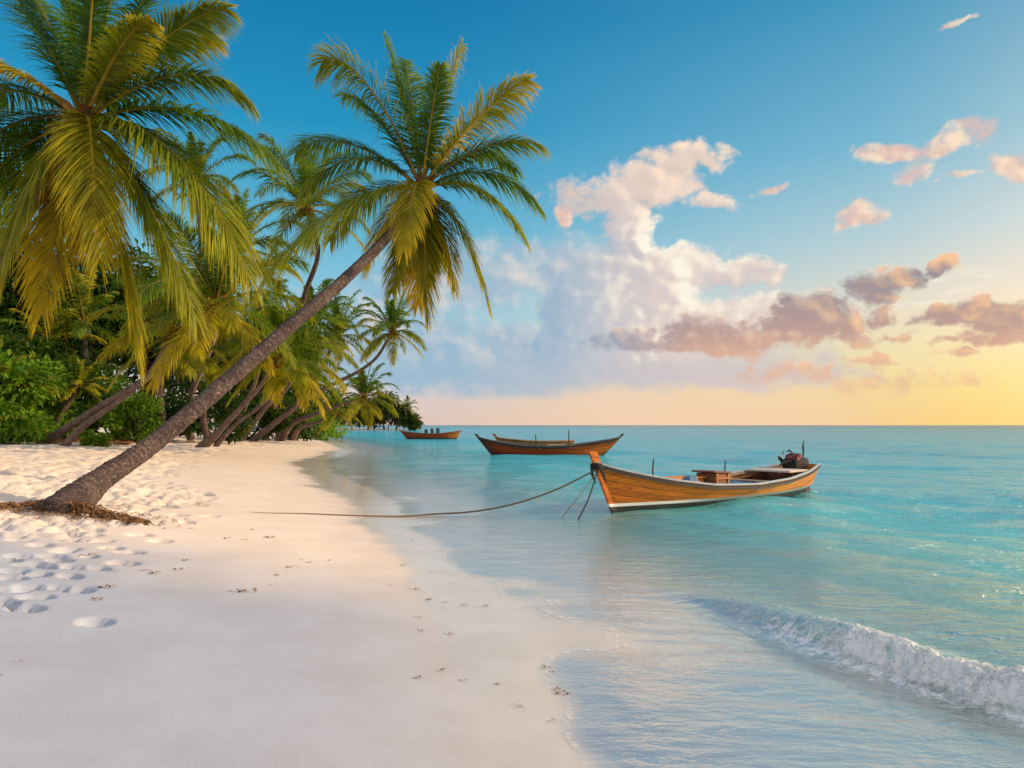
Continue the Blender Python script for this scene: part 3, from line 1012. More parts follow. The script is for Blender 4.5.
def random_fronds(n, rng, L, bias=0.0):
    """tips over the sphere, older fronds lower"""
    out = []
    for k in range(n):
        f = k / (n - 1)
        az_ = k * 2.39996 + rng.uniform(-.25, .25)
        e = R(80 - 128 * f ** .92 + rng.uniform(-8, 8))
        l = L * (1.0 if f > .12 else .72) * rng.uniform(.88, 1.08) * (1 - .16 * f)
        tip = Vector((math.cos(az_) * math.cos(e), math.sin(az_) * math.cos(e), math.sin(e))) * l * (1 - .10 * math.sin(f * PI))
        lift = .10 + .26 * math.sin(PI * min(1, f * 1.05)) + (.06 if f > .8 else 0)
        age = max(0, .0 + .46 * f ** 1.8 + rng.uniform(-.14, .24))
        out.append((tip, lift, age, rng.uniform(-.6, .6)))
    return out


def make_palm(label, ctrl, radii, fronds, seed, group, nl=40, lw=.03, seg=12, rings=70, nuts=4, fibre=.5, tint=(1, 1, 1), L=3.0, name='palm_tree', segs=3, cat='palm tree', rough=.05, droop=.5, ll=.23):
    rng = random.Random(seed)
    g = Vector(ctrl[0])
    root = empty(name, g)
    tag(root, label, cat, group)
    tr_, pts = trunk_mesh(root, ctrl, radii, rings, seg, rng, tint, rough)
    C = pts[-1]
    for (tip, lift, age, tw) in fronds:
        mb = MB()
        d = Vector(tip).normalized()
        frond(mb, C + d * .10 - root.location, C + Vector(tip) - root.location, lift, age, rng, nl, 1.0, segs, tw, lw, .011 * L, droop=droop, ll=ll)
        mb.build('frond', M_FROND, root)
    if fibre: crown_fibre(root, C, rng, fibre, 36)
    if nuts: coconuts(root, C + Vector((0, 0, -.1)), rng, nuts, .11, .28)
    return root


def foot(px, py, sink=.12):
    p = ground_at(px, py)
    return Vector((p.x, p.y, p.z - sink))


PG = 'palm trees leaning over the beach'
# --- the long leaning palm
b = foot(56, 512, .10)
Yc = 16.0
path = [(100, 480), (150, 446), (230, 379), (300, 318), (345, 279), (386, 238), (422, 188)]
ctrl = [b] + [at(px, py, b.y + (Yc - b.y) * ((i + 1) / 7.0)) for i, (px, py) in enumerate(path)]
C0 = ctrl[-1]
spec = [  # tip in the photograph, distance towards (-) or away (+), lift, age, twist
    (322, 62, .5, .30, .30, .9), (386, 40, .9, .10, .02, 1.0), (462, 46, .8, .05, .40, -1.1), (528, 80, -.3, .14, .72, -.8), (542, 146, -.3, .26, .22, -.1),
    (540, 208, .4, .34, .12, .1), (526, 240, -.4, .34, .25, .1), (489, 305, .3, .30, .38, .2), (428, 318, .2, .12, .50, .9), (404, 250, -1.6, .40, .62, .1),
    (302, 196, .8, .40, .18, -.2), (262, 284, -1.5, .22, .30, -.3), (296, 152, 1.4, .22, .05, .0), (392, 292, -.3, .22, .42, -.7),
    (405, 60, 1.6, .10, .0, .2), (440, 66, -1.0, .16, .10, -.2), (345, 95, 1.5, .15, .05, .3), (500, 112, 1.4, .2, .05, .0), (330, 240, 1.2, .3, .30, .2),
    (455, 290, 1.0, .25, .55, .5), (365, 270, .9, .28, .55, -.4), (515, 170, 1.6, .3, .02, .1), (418, 305, 1.2, .2, 1.15, .3), (436, 268, .5, .1, 1.5, .2), (402, 276, .8, .12, 1.4, -.4),
]
fr = [(at(a, b_, Yc + dy_) - C0, lf, ag, tw) for (a, b_, dy_, lf, ag, tw) in spec]
main_palm = make_palm('coconut palm with the longest leaning trunk, rooted in open sand in front', ctrl, [.30, .175, .148, .134, .122, .11, .098, .085], fr, 11, PG,
                      nl=150, lw=.0165, seg=26, rings=230, nuts=7, fibre=.55, L=2.9, segs=4, rough=.055, droop=.48, ll=.31)
# root mat round its foot
mb = MB(); rr = random.Random(4)
for k in range(1150):
    t = rr.random()
    if k % 3 == 0 and k < 900: continue
    if k >= 900:
        t = rr.random() ** .6
        x0, y0 = b.x + rr.gauss(.35, .75), b.y + rr.gauss(-.2, .28)
        hh_ = .01
    elif k < 560:
        x0, y0 = b.x + .15 + t * 1.25, b.y + .02 - t * .40 + rr.gauss(0, .055)
        hh_ = .19 * (1 - t) ** 1.3
    else:
        x0, y0 = b.x - t * 1.1, b.y + .15 + rr.gauss(0, .13)
        hh_ = .17 * (1 - t)
    z0 = H(x0, y0) + rr.random() * hh_
    a = rr.uniform(-.7, .7) + (-.3 if k < 560 else .2); l = rr.uniform(.08, .22) if k < 900 else rr.uniform(.03, .09)
    d = Vector((math.cos(a), math.sin(a), rr.uniform(-.35, .1) if k < 900 else rr.uniform(-.04, .08)))
    p0 = Vector((x0, y0, z0)) - b; p1 = p0 + d * l * .5 + Vector((0, 0, .02)); p2 = p0 + d * l + Vector((0, 0, -.02))
    mb.tube([p0, p1, p2], [.007, .009, .003] if k < 900 else [.004, .005, .002], 4, mixc((.10, .05, .025), (.36, .20, .09), rr.random()), False)
rt = mb.build('root_mat', M_HUSK, main_palm)

# --- the big crown at the left edge
Yb = 20.0
Cb = at(84, 122, Yb)
bl = Vector((at(-24, 440, 28).x, 28.0, H(at(-24, 440, 28).x, 28.0) - .1))
ctrl = [bl, at(-34, 380, 26.5), at(-16, 290, 24.4), at(34, 200, 22.2), Cb]
spec = [
    (-20, -50, .8, .12, .02, .4), (52, -90, .8, .10, .0, .9), (128, -70, .8, .06, .10, -.9), (226, 8, -.2, .14, .30, -.8), (250, 102, .5, .34, .20, .0), (280, 166, -.2, .26, .08, .1),
    (248, 276, -.9, .30, .32, .2), (196, 318, .5, .20, .28, .4), (140, 358, .8, .12, .48, .5), (98, 262, -1.3, .44, .50, .0), (42, 312, -.4, .24, .75, -.3),
    (-6, 292, -.8, .30, .40, -.4), (-62, 200, .4, .32, .10, -.1), (-80, 60, -.8, .26, .80, -.2), (-70, 130, .8, .3, .05, .0), (215, 40, 1.2, .25, .62, -.1),
    (160, -20, 1.5, .12, .02, .2), (20, -20, 1.8, .1, .0, .1), (95, -40, -.9, .16, .05, -.3), (180, 300, 1.4, .25, .2, .2), (85, 250, 1.2, .2, 1.3, .3), (60, 262, .2, .14, 1.45, .4), (112, 250, .3, .12, 1.5, -.5),
    (10, 230, 1.5, .3, .15, -.2), (230, 230, 1.5, .3, .05, .1), (-40, 250, 1.3, .25, .1, .0), (150, 20, -1.2, .2, .45, -.3),
]
fr = [(at(a, b_, Yb + dy_ * 1.35) - Cb, lf, ag, tw) for (a, b_, dy_, lf, ag, tw) in spec]
big = make_palm('largest palm crown, filling the upper left corner', ctrl, [.34, .25, .23, .21, .2], fr, 21, PG, nl=180, lw=.027, seg=22, rings=120, nuts=8, fibre=1.1, L=5.2, segs=4, droop=.50, ll=.30)

# --- palms further along, each (foot, trunk points, crown, depth at the crown, radius in metres)
def far_palm(label, fpx, path, Y1, L, n, seed, rad, nl=32, lw=.034, nuts=3, rings=60, seg=10, segs=3, tint=(1.7, 1.6, 1.55), group=PG, drop=0, sink=.12, foot_=None):
    b = foot(*fpx, sink) if foot_ is None else foot_
    if foot_ is None and b.y > Y1 + 9:
        x_ = at(fpx[0], fpx[1], Y1 + 3).x
        b = Vector((x_, Y1 + 5, H(x_, Y1 + 5) - sink))
    k = len(path)
    ctrl = [b] + [at(px, py, b.y + (Y1 - b.y) * ((i + 1) / k)) for i, (px, py) in enumerate(path)]
    rng = random.Random(seed)
    nl = int(nl * 1.5); lw *= .85; rad = [q * .57 for q in rad]
    fr = random_fronds(n, rng, L)
    return make_palm(label, ctrl, rad, fr, seed, group, nl=nl, lw=lw, seg=seg, rings=rings, nuts=nuts, fibre=.14 * L, L=L, segs=segs, tint=tint, ll=.27, droop=.42)


far_palm('palm with a straight grey trunk leaning out from the green bushes', (40, 443), [(90, 413), (150, 376), (195, 343), (216, 306)], 27, 4.2, 26, 31, [.34, .25, .22, .19, .16], nl=54, lw=.030, seg=14, rings=90)
far_palm('palm whose foot stands tight beside the grey trunk at the bushes', (62, 445), [(85, 425), (120, 400), (150, 372), (172, 335)], 29.5, 3.6, 22, 32, [.32, .24, .2, .18, .15], nl=44, lw=.032)
far_palm('palm with a dark thin trunk rising behind the leaning palm to a high crown', (192, 432), [(205, 405), (240, 370), (290, 325), (308, 285), (318, 250), (306, 208)], 33, 4.2, 24, 33, [.28, .24, .22, .21, .2, .19, .18], nl=50, lw=.026, nuts=6, tint=(1.0, .8, .8))
far_palm('palm with a flared foot in a ring of brown roots', (200, 447), [(222, 428), (243, 405), (262, 384), (278, 358)], 31, 3.3, 22, 34, [.5, .27, .2, .17, .15], nl=42, lw=.032)
far_palm('slimmer palm growing beside the flared foot', (214, 446), [(234, 426), (254, 411), (276, 392), (300, 372)], 34, 3.0, 20, 35, [.26, .17, .15, .13, .12], nl=36, lw=.034)
far_palm('palm with a pale trunk in the middle of the leaning row', (238, 441), [(256, 420), (276, 394), (291, 371), (304, 348)], 40, 4.0, 22, 36, [.4, .26, .22, .2, .17], nl=38, lw=.04)
far_palm('palm whose long bent trunk carries its crown out over the water', (250, 441), [(288, 413), (322, 390), (354, 374), (376, 358), (392, 332)], 42, 2.9, 24, 37, [.42, .28, .22, .18, .16, .14], nl=36, lw=.03, nuts=5)
far_palm('low palm with its crown hanging just over the turquoise water', (272, 438), [(292, 424), (316, 414), (340, 405), (364, 398)], 50, 3.1, 20, 38, [.5, .33, .26, .2, .17], nl=32, lw=.04)
far_palm('upright spiky palm behind the leaning row', (268, 437), [(285, 420), (306, 392), (324, 362), (338, 336)], 52, 4.0, 22, 39, [.4, .3, .25, .22, .2], nl=32, lw=.045)
far_palm('palm filling the gap behind the pale trunk', (230, 438), [(240, 420), (250, 395), (258, 372), (262, 340)], 46, 4.6, 22, 40, [.4, .3, .25, .22, .2], nl=34, lw=.05)
far_palm('palm showing only its top between the two nearest crowns', (150, 437), [(160, 380), (180, 320), (200, 260), (196, 182)], 36, 3.4, 20, 43, [.36, .28, .22, .19, .17], nl=40, lw=.034)
far_palm('palm behind the thin dark trunk', (176, 437), [(190, 400), (210, 350), (225, 300), (236, 252)], 40, 4.6, 22, 44, [.4, .3, .25, .22, .2], nl=40, lw=.042)
far_palm('short palm at the seaward end of the leaning row', (284, 437), [(300, 428), (318, 422), (335, 412)], 56, 2.9, 18, 45, [.45, .3, .22, .2], nl=28, lw=.05)
far_palm('palm crowding behind the upright spiky palm', (255, 436), [(272, 410), (292, 380), (306, 350), (312, 322)], 50, 3.6, 20, 46, [.4, .3, .25, .22, .2], nl=32, lw=.05)
# young palms by the bushes
def young(label, px, py, top, Y, L, n, seed, age=.35):
    b = foot(px, py, .05) if Y is None else Vector((at(px, py, Y).x, Y, H(at(px, py, Y).x, Y) - .05))
    Yb_ = b.y
    rng = random.Random(seed)
    ctrl = [b, b.lerp(at(*top, Yb_), .5) + Vector((-.05, 0, .02)), at(*top, Yb_)]
    fr = []
    for k in range(n):
        f = k / (n - 1)
        a = k * 2.4; e = R(80 - 120 * f)
        tip = Vector((math.cos(a) * math.cos(e), math.sin(a) * math.cos(e), math.sin(e))) * L * rng.uniform(.85, 1.1)
        fr.append((tip, .2, age + rng.uniform(-.15, .25), rng.uniform(-.3, .3)))
    return make_palm(label, ctrl, [.2, .17, .13], fr, seed, 'young palms among the bushes', nl=26, lw=.07, seg=9, rings=24, nuts=0, fibre=.25, L=L, ll=.3)


young('young bright green palm on a short bent trunk in front of the shrubs', 46, 441, (78, 386), None, 1.4, 17, 51, .22)
young('young palm with pale fronds cut off by the left edge', -12, 444, (-10, 388), 32.5, 2.1, 13, 52, .4)
young('young palm with a spear of new leaves above the shrubs', 92, 438, (84, 322), 44, 3.2, 13, 53, .2)
young('small palm half hidden in the shrubs near the left edge', 40, 438, (48, 338), 43, 3.0, 13, 54, .25)

# ------------------------------------------------------------------ broadleaf shrubs
def leaf_cloud(mb, c, rad, n, rng, size, cols):
    g = np.random.default_rng(rng.randrange(1 << 30))
    d = unit(g.normal(size=(n, 3)))
    q = g.uniform(size=n) ** .4
    p = np.array(c) + d * np.array(rad) * q[:, None]
    o = unit(d + g.normal(size=(n, 3)) * np.array([.6, .6, .5]) - np.array([0, 0, .15]))
    s_ = (size * g.uniform(.6, 1.3, n))[:, None]
    w = unit(np.cross(o, g.normal(size=(n, 3)) * np.array([.4, .4, 0]) + np.array([0, 0, 1.0]))) * s_ * .24
    nr = unit(np.cross(w, o))
    t1 = p + o * s_ * .45 + nr * s_ * .07; t2 = p + o * s_ - np.array([0, 0, 1.0]) * s_ * .18
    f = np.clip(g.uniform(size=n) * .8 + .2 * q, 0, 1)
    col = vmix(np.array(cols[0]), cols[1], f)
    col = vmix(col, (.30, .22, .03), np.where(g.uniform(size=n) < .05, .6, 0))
    V = np.stack([p, t1 - w, t2, t1 + w], 1).reshape(-1, 3)
    off = np.arange(n)[:, None] * 4
    mb.ch.append((V, np.repeat(col, 4, 0), None, np.concatenate([off + np.array([0, 1, 2]), off + np.array([0, 2, 3])])))


def make_shrub(label, loc, size, seed, leaf=.28, clumps=10, per=240, cols=((.028, .080, .010), (.11, .20, .022)), name='leafy_shrub', cat='shrub', group='leafy shrubs behind the beach', stem=True, trunk_h=0.0, trunk_r=.05):
    rng = random.Random(seed)
    root = empty(name, loc)
    tag(root, label, cat, group)
    fm, sm = MB(), MB()
    sx_, sy_, sz_ = size
    if trunk_h:
        top = Vector((rng.uniform(-.3, .3), 0, trunk_h))
        sm.tube([(0, 0, -.2), top * .5 + Vector((.05, 0, 0)), top], [trunk_r * 1.5, trunk_r, trunk_r * .7], 8, (.7, .7, .7))
    for k in range(clumps):
        a = rng.uniform(0, 2 * PI); q = rng.random() ** .6
        zc = trunk_h * .9 + sz_ * (.18 + .82 * rng.random() ** .9)
        fall = math.sqrt(max(.12, 1 - ((zc - trunk_h) / (sz_ * 1.12)) ** 2))
        c = Vector((math.cos(a) * sx_ * q * fall, math.sin(a) * sy_ * q * fall, zc))
        r = rng.uniform(.26, .46) * min(sx_, sz_)
        cc = tuple(mixc(x, y, .5) for x, y in ((cols[0], cols[0]), (cols[1], cols[1])))
        br = rng.uniform(.7, 1.25)
        leaf_cloud(fm, c, (r * 1.15, r * 1.15, r * .8), per, rng, leaf, [tuple(v * br for v in cols[0]), tuple(v * br for v in cols[1])])
        base = Vector((0, 0, trunk_h * .95 if trunk_h else -.05))
        sm.tube([base, base.lerp(c, .5) + Vector((0, 0, .1 * sz_)), c], [trunk_r, trunk_r * .6, trunk_r * .25], 5, (.6, .6, .6), False)
    fm.build('crown' if trunk_h else 'foliage', M_LEAF, root)
    sm.build('trunk' if trunk_h else 'stem', M_BARK, root, True)
    return root


def shrub_at(label, px, Y, size, seed, **kw):
    if Y < 36:
        Y *= 1.2; size = tuple(q * 1.15 for q in size)
    x = at(px, 440, Y).x
    return make_shrub(label, (x, Y, H(x, Y) - .05), size, seed, **kw)


BR = ((.05, .15, .010), (.23, .40, .03))
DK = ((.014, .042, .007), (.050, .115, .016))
shrub_at('tall glossy shrub at the left edge with broad leaves', 14, 28, (2.0, 1.6, 3.0), 61, leaf=.42, clumps=13, per=190, cols=BR)
shrub_at('rounded green shrub between the young palm and the grey trunks', 112, 33, (1.8, 1.5, 2.6), 62, leaf=.26, clumps=12, per=300, cols=BR)
shrub_at('bright low shrub to the right of the grey leaning trunks', 136, 31.5, (1.2, 1.0, 1.9), 63, leaf=.22, clumps=10, per=280, cols=BR)
shrub_at('shrub in deep shade behind the young palm', 78, 35, (2.6, 1.6, 4.0), 64, leaf=.36, clumps=14, per=240)
shrub_at('tall shrub behind the palm at the left edge', 30, 33, (2.4, 1.6, 4.8), 65, leaf=.45, clumps=14, per=220)
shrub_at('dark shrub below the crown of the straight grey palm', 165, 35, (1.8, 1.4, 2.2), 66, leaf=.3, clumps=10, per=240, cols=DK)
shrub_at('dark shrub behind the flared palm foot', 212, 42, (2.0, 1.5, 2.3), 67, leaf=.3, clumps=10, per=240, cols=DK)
shrub_at('shrub behind the feet of the leaning palm row', 246, 52, (2.4, 1.6, 2.6), 68, leaf=.36, clumps=10, per=220, cols=((.012, .04, .006), (.05, .10, .014)))
shrub_at('shrub beyond the bent trunks near the far beach', 284, 62, (2.8, 1.6, 2.8), 69, leaf=.4, clumps=10, per=220, cols=((.016, .05, .006), (.08, .14, .016)))
shrub_at('shrub at the seaward end of the palm row', 316, 76, (3.0, 1.8, 2.6), 70, leaf=.4, clumps=10, per=220, cols=BR)
shrub_at('small fern green clump at the foot of the two grey trunks', 93, 27.2, (.75, .4, .5), 71, leaf=.2, clumps=9, per=120, cols=BR)
shrub_at('bushy shrub with large pale leaves at the feet of the left shrubs', 36, 30.3, (1.5, .9, 1.9), 73, leaf=.40, clumps=11, per=170, cols=BR)
shrub_at('low shrub beside the dry leaves at the left edge', -14, 26, (1.6, 1.0, 1.3), 72, leaf=.32, clumps=9, per=170, cols=BR)
# darker broadleaf trees deeper in
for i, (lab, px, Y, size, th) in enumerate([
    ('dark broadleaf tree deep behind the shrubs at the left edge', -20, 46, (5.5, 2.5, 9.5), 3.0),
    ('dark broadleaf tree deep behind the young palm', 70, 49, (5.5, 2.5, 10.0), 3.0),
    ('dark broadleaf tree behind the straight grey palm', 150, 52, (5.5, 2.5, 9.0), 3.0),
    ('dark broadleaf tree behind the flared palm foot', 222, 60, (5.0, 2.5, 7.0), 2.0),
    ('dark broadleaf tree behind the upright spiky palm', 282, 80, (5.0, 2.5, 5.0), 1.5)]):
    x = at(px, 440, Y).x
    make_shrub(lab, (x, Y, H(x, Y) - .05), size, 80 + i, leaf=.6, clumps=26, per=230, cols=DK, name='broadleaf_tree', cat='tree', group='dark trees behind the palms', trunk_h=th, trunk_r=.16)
# headland
for i, (lab, px, Y, size, th, nm) in enumerate([
    ('first round tree of the far headland from the beach side', 352, 228, (7, 4, 7.5), 1.5, 0),
    ('broad tree second along the far headland', 368, 226, (6, 4, 6.0), 1.5, 0),
    ('tallest tree on the far headland', 384, 224, (5.5, 4, 8.2), 2.0, 0),
    ('round tree just past the tallest on the far headland', 396, 224, (5, 4, 6.8), 1.5, 0),
    ('low bush at the outer tip of the far headland', 411, 222, (4.0, 3, 3.4), .8, 0),
    ('rear tree of the far headland above the beach strip', 334, 236, (8, 4, 6.5), 1.5, 0)]):
    x = at(px, 428, Y).x
    make_shrub(lab, (x, Y, H(x, Y) - .1), size, 100 + i, leaf=1.1, clumps=14, per=130, cols=((.02, .055, .012), (.085, .13, .025)), name='headland_tree', cat='tree', group='trees on the far headland', trunk_h=th, trunk_r=.25)
for i, (px, top, L) in enumerate([(404, (408, 408), 4.2), (388, (390, 404), 4.0)]):
    Y = 221
    x = at(px, 428, Y).x
    bb = Vector((x, Y, H(x, Y) - .1))
    far_palm(['palm leaning seaward on the far headland', 'palm rising among the trees of the far headland'][i], None, [(px + 1, 420), top], Y, L, 14, 120 + i, [.35, .25, .2], nl=14, lw=.16, nuts=0, rings=12, seg=6, segs=2, group='palms on the far headland', foot_=bb)

# dry leaf litter below the shrubs
mb = MB(); rr = random.Random(9)
for k in range(1500):
    px = rr.uniform(-60, 130); Y = rr.uniform(32.6, 36.0) + (px + 60) * .012
    x = at(px, 440, Y).x; z = H(x, Y) + rr.random() ** 2 * .35 * max(.1, 1 - (px + 60) / 210)
    a = rr.uniform(0, PI); l = rr.uniform(.15, .5)
    d = Vector((math.cos(a), math.sin(a), rr.uniform(-.2, .3))) * l; w = Vector((-d.y, d.x, 0)).normalized() * rr.uniform(.015, .06)
    p0 = Vector((x, Y, z + .02))
    mb.add([p0 - w, p0 + w, p0 + d * .6 + w + Vector((0, 0, .04)), p0 + d], [(0, 1, 2), (0, 2, 3)], mixc((.09, .035, .018), (.28, .14, .06), rr.random()))
lt = mb.build('leaf_litter', M_HUSK)
tag(lt, 'brown dry leaves and husks lying under the shrubs', 'leaf litter', kind='stuff')

# ------------------------------------------------------------------ boats
def boat_wood(name, seams=8.0, gloss=.34, z_black=.0, z_band=.0, band=((.80, .80, .78), (.26, .32, .33)), x_split=.8):
    m, nt, out = material(name)
    co = nt.obj()
    tint = nt.attr('tint', 'Color'); u = nt.attr('along')
    g = nt.noise(nt.mapping(co, scale=(.9, 6, 14)), 2.2, 6, .65)
    f = nt.rng(g, .28, .72, .60, 1.25, False)
    c = nt.mix(1.0, tint, nt.xyz(f, f, f), 'MULTIPLY')
    st = nt.noise(nt.mapping(co, scale=(.45, 2, 3.5)), 2.0, 5, .7)
    c = nt.mix(nt.mul(nt.rng(st, .48, .70), .75), c, nt.mix(1.0, c, (.42, .30, .28, 1), 'MULTIPLY'))
    fl = nt.m('FLOOR', nt.mul(u, seams))
    wn = nt.new('ShaderNodeTexWhiteNoise'); wn.noise_dimensions = '1D'; nt.l.new(fl, wn.inputs['W'])
    pf = nt.rng(wn.outputs[0], 0, 1, .72, 1.15, False)
    c = nt.mix(1.0, c, nt.xyz(pf, pf, pf), 'MULTIPLY')
    fr_ = nt.m('FRACT', nt.mul(u, seams))
    seam = nt.rng(nt.m('ABSOLUTE', nt.sub(fr_, .5)), .43, .49)
    c = nt.mix(nt.mul(seam, .8), c, (.03, .012, .006, 1))
    rough_ = nt.rng(g, .3, .7, gloss, gloss + .25)
    if z_black:
        sx_ = nt.new('ShaderNodeSeparateXYZ'); nt.l.new(co, sx_.inputs[0])
        zz = nt.add(sx_.outputs[2], nt.mul(nt.sub(st, .5), .02))
        bandc = nt.mix(nt.rng(sx_.outputs[0], x_split - .6, x_split + .6), (*band[1], 1), (*band[0], 1))
        bandc = nt.mix(nt.mul(nt.rng(st, .45, .7), .5), bandc, (.16, .17, .16, 1))
        c = nt.mix(nt.rng(zz, z_band + .006, z_band - .006), c, bandc)
        slime = nt.mix(nt.rng(st, .4, .65), (.010, .014, .015, 1), (.035, .042, .038, 1))
        c = nt.mix(nt.rng(zz, z_black + .006, z_black - .006), c, slime)
    p = nt.new('ShaderNodeBsdfPrincipled'); nt.l.new(c, p.inputs['Base Color']); p.inputs['Specular IOR Level'].default_value = .3
    nt.l.new(rough_, p.inputs['Roughness'])
    nt.l.new(nt.bump(nt.sub(g, nt.mul(seam, 2.0)), .4, .008), p.inputs['Normal'])
    nt.l.new(p.outputs[0], out.inputs[0])
    return m


M_HULL = boat_wood('varnished_planks')
M_HULL1 = boat_wood('varnished_planks_banded', 8.0, .34, .115, .172, x_split=1.6)
M_HULL2 = boat_wood('weathered_planks_banded', 6.0, .45, .10, .101)
M_TIMBER = simple_mat('boat_timber', None, .55, .35, 9, .3, stretch=(1, 4, 4))
M_PAINT = simple_mat('worn_paint', None, .5, .22, 14, .2)
M_METAL = simple_mat('dark_metal', None, .45, .35, 30, .2, metallic=.6)
M_CLOTH = simple_mat('cloth', None, .85, .3, 22, .5)
M_ROPE = simple_mat('rope_fibre', None, .9, .3, 60, .5)

TT = [0, .06, .15, .3, .5, .7, .83, .92, .97, 1]


class Boat:
    def __init__(s, L, B, beam, sheer, keel, rake_b, rake_s):
        s.L, s.B, s.rb, s.rs = L, B, rake_b, rake_s
        s.tt = np.linspace(0, 1, 97)
        def sm(a):
            v = np.interp(s.tt, TT, a)
            for _ in range(3):
                w = v.copy(); w[2:-2] = (v[:-4] + 2 * v[1:-3] + 3 * v[2:-2] + 2 * v[3:-1] + v[4:]) / 9; v = w
            return v
        s.b = sm(beam) * B / 2; s.zs = sm(sheer); s.zk = sm(keel)

    def off(s, t, z):
        return s.rb * max(z, -.1) * float(sstep(.72, 1, np.array(t))) - s.rs * max(z, -.1) * float(sstep(.25, 0, np.array(t)))

    def pt(s, t, u, side, inset=0.0, dz=0.0):
        b = max(.012, float(np.interp(t, s.tt, s.b)) - inset); zs = float(np.interp(t, s.tt, s.zs)); zk = float(np.interp(t, s.tt, s.zk)) + inset
        y = b * u ** .55; z = zk + (zs - zk) * u ** 1.3 + dz
        x = (t - .5) * s.L + s.off(t, z)
        return Vector((x, y * side, z))

    def rail(s, side, w, h, dz=0.0, out_=0.0, t0=0.0, t1=1.0, n=80):
        pts = []
        for i in range(n + 1):
            t = t0 + (t1 - t0) * i / n
            p = s.pt(t, 1, side, -out_, dz)
            pts.append(p)
        vs, fs = [], []
        for i, p in enumerate(pts):
            T = (pts[min(i + 1, n)] - pts[max(i - 1, 0)]).normalized()
            S_ = Vector((-T.y, T.x, 0)).normalized() * w / 2
            U_ = Vector((0, 0, h / 2))
            vs += [p - S_ - U_, p + S_ - U_, p + S_ + U_, p - S_ + U_]
        for i in range(n):
            for k in range(4):
                k2 = (k + 1) % 4
                fs.append((4 * i + k, 4 * i + k2, 4 * i + 4 + k2, 4 * i + 4 + k))
        fs += [(3, 2, 1, 0), (4 * n, 4 * n + 1, 4 * n + 2, 4 * n + 3)]
        return vs, fs


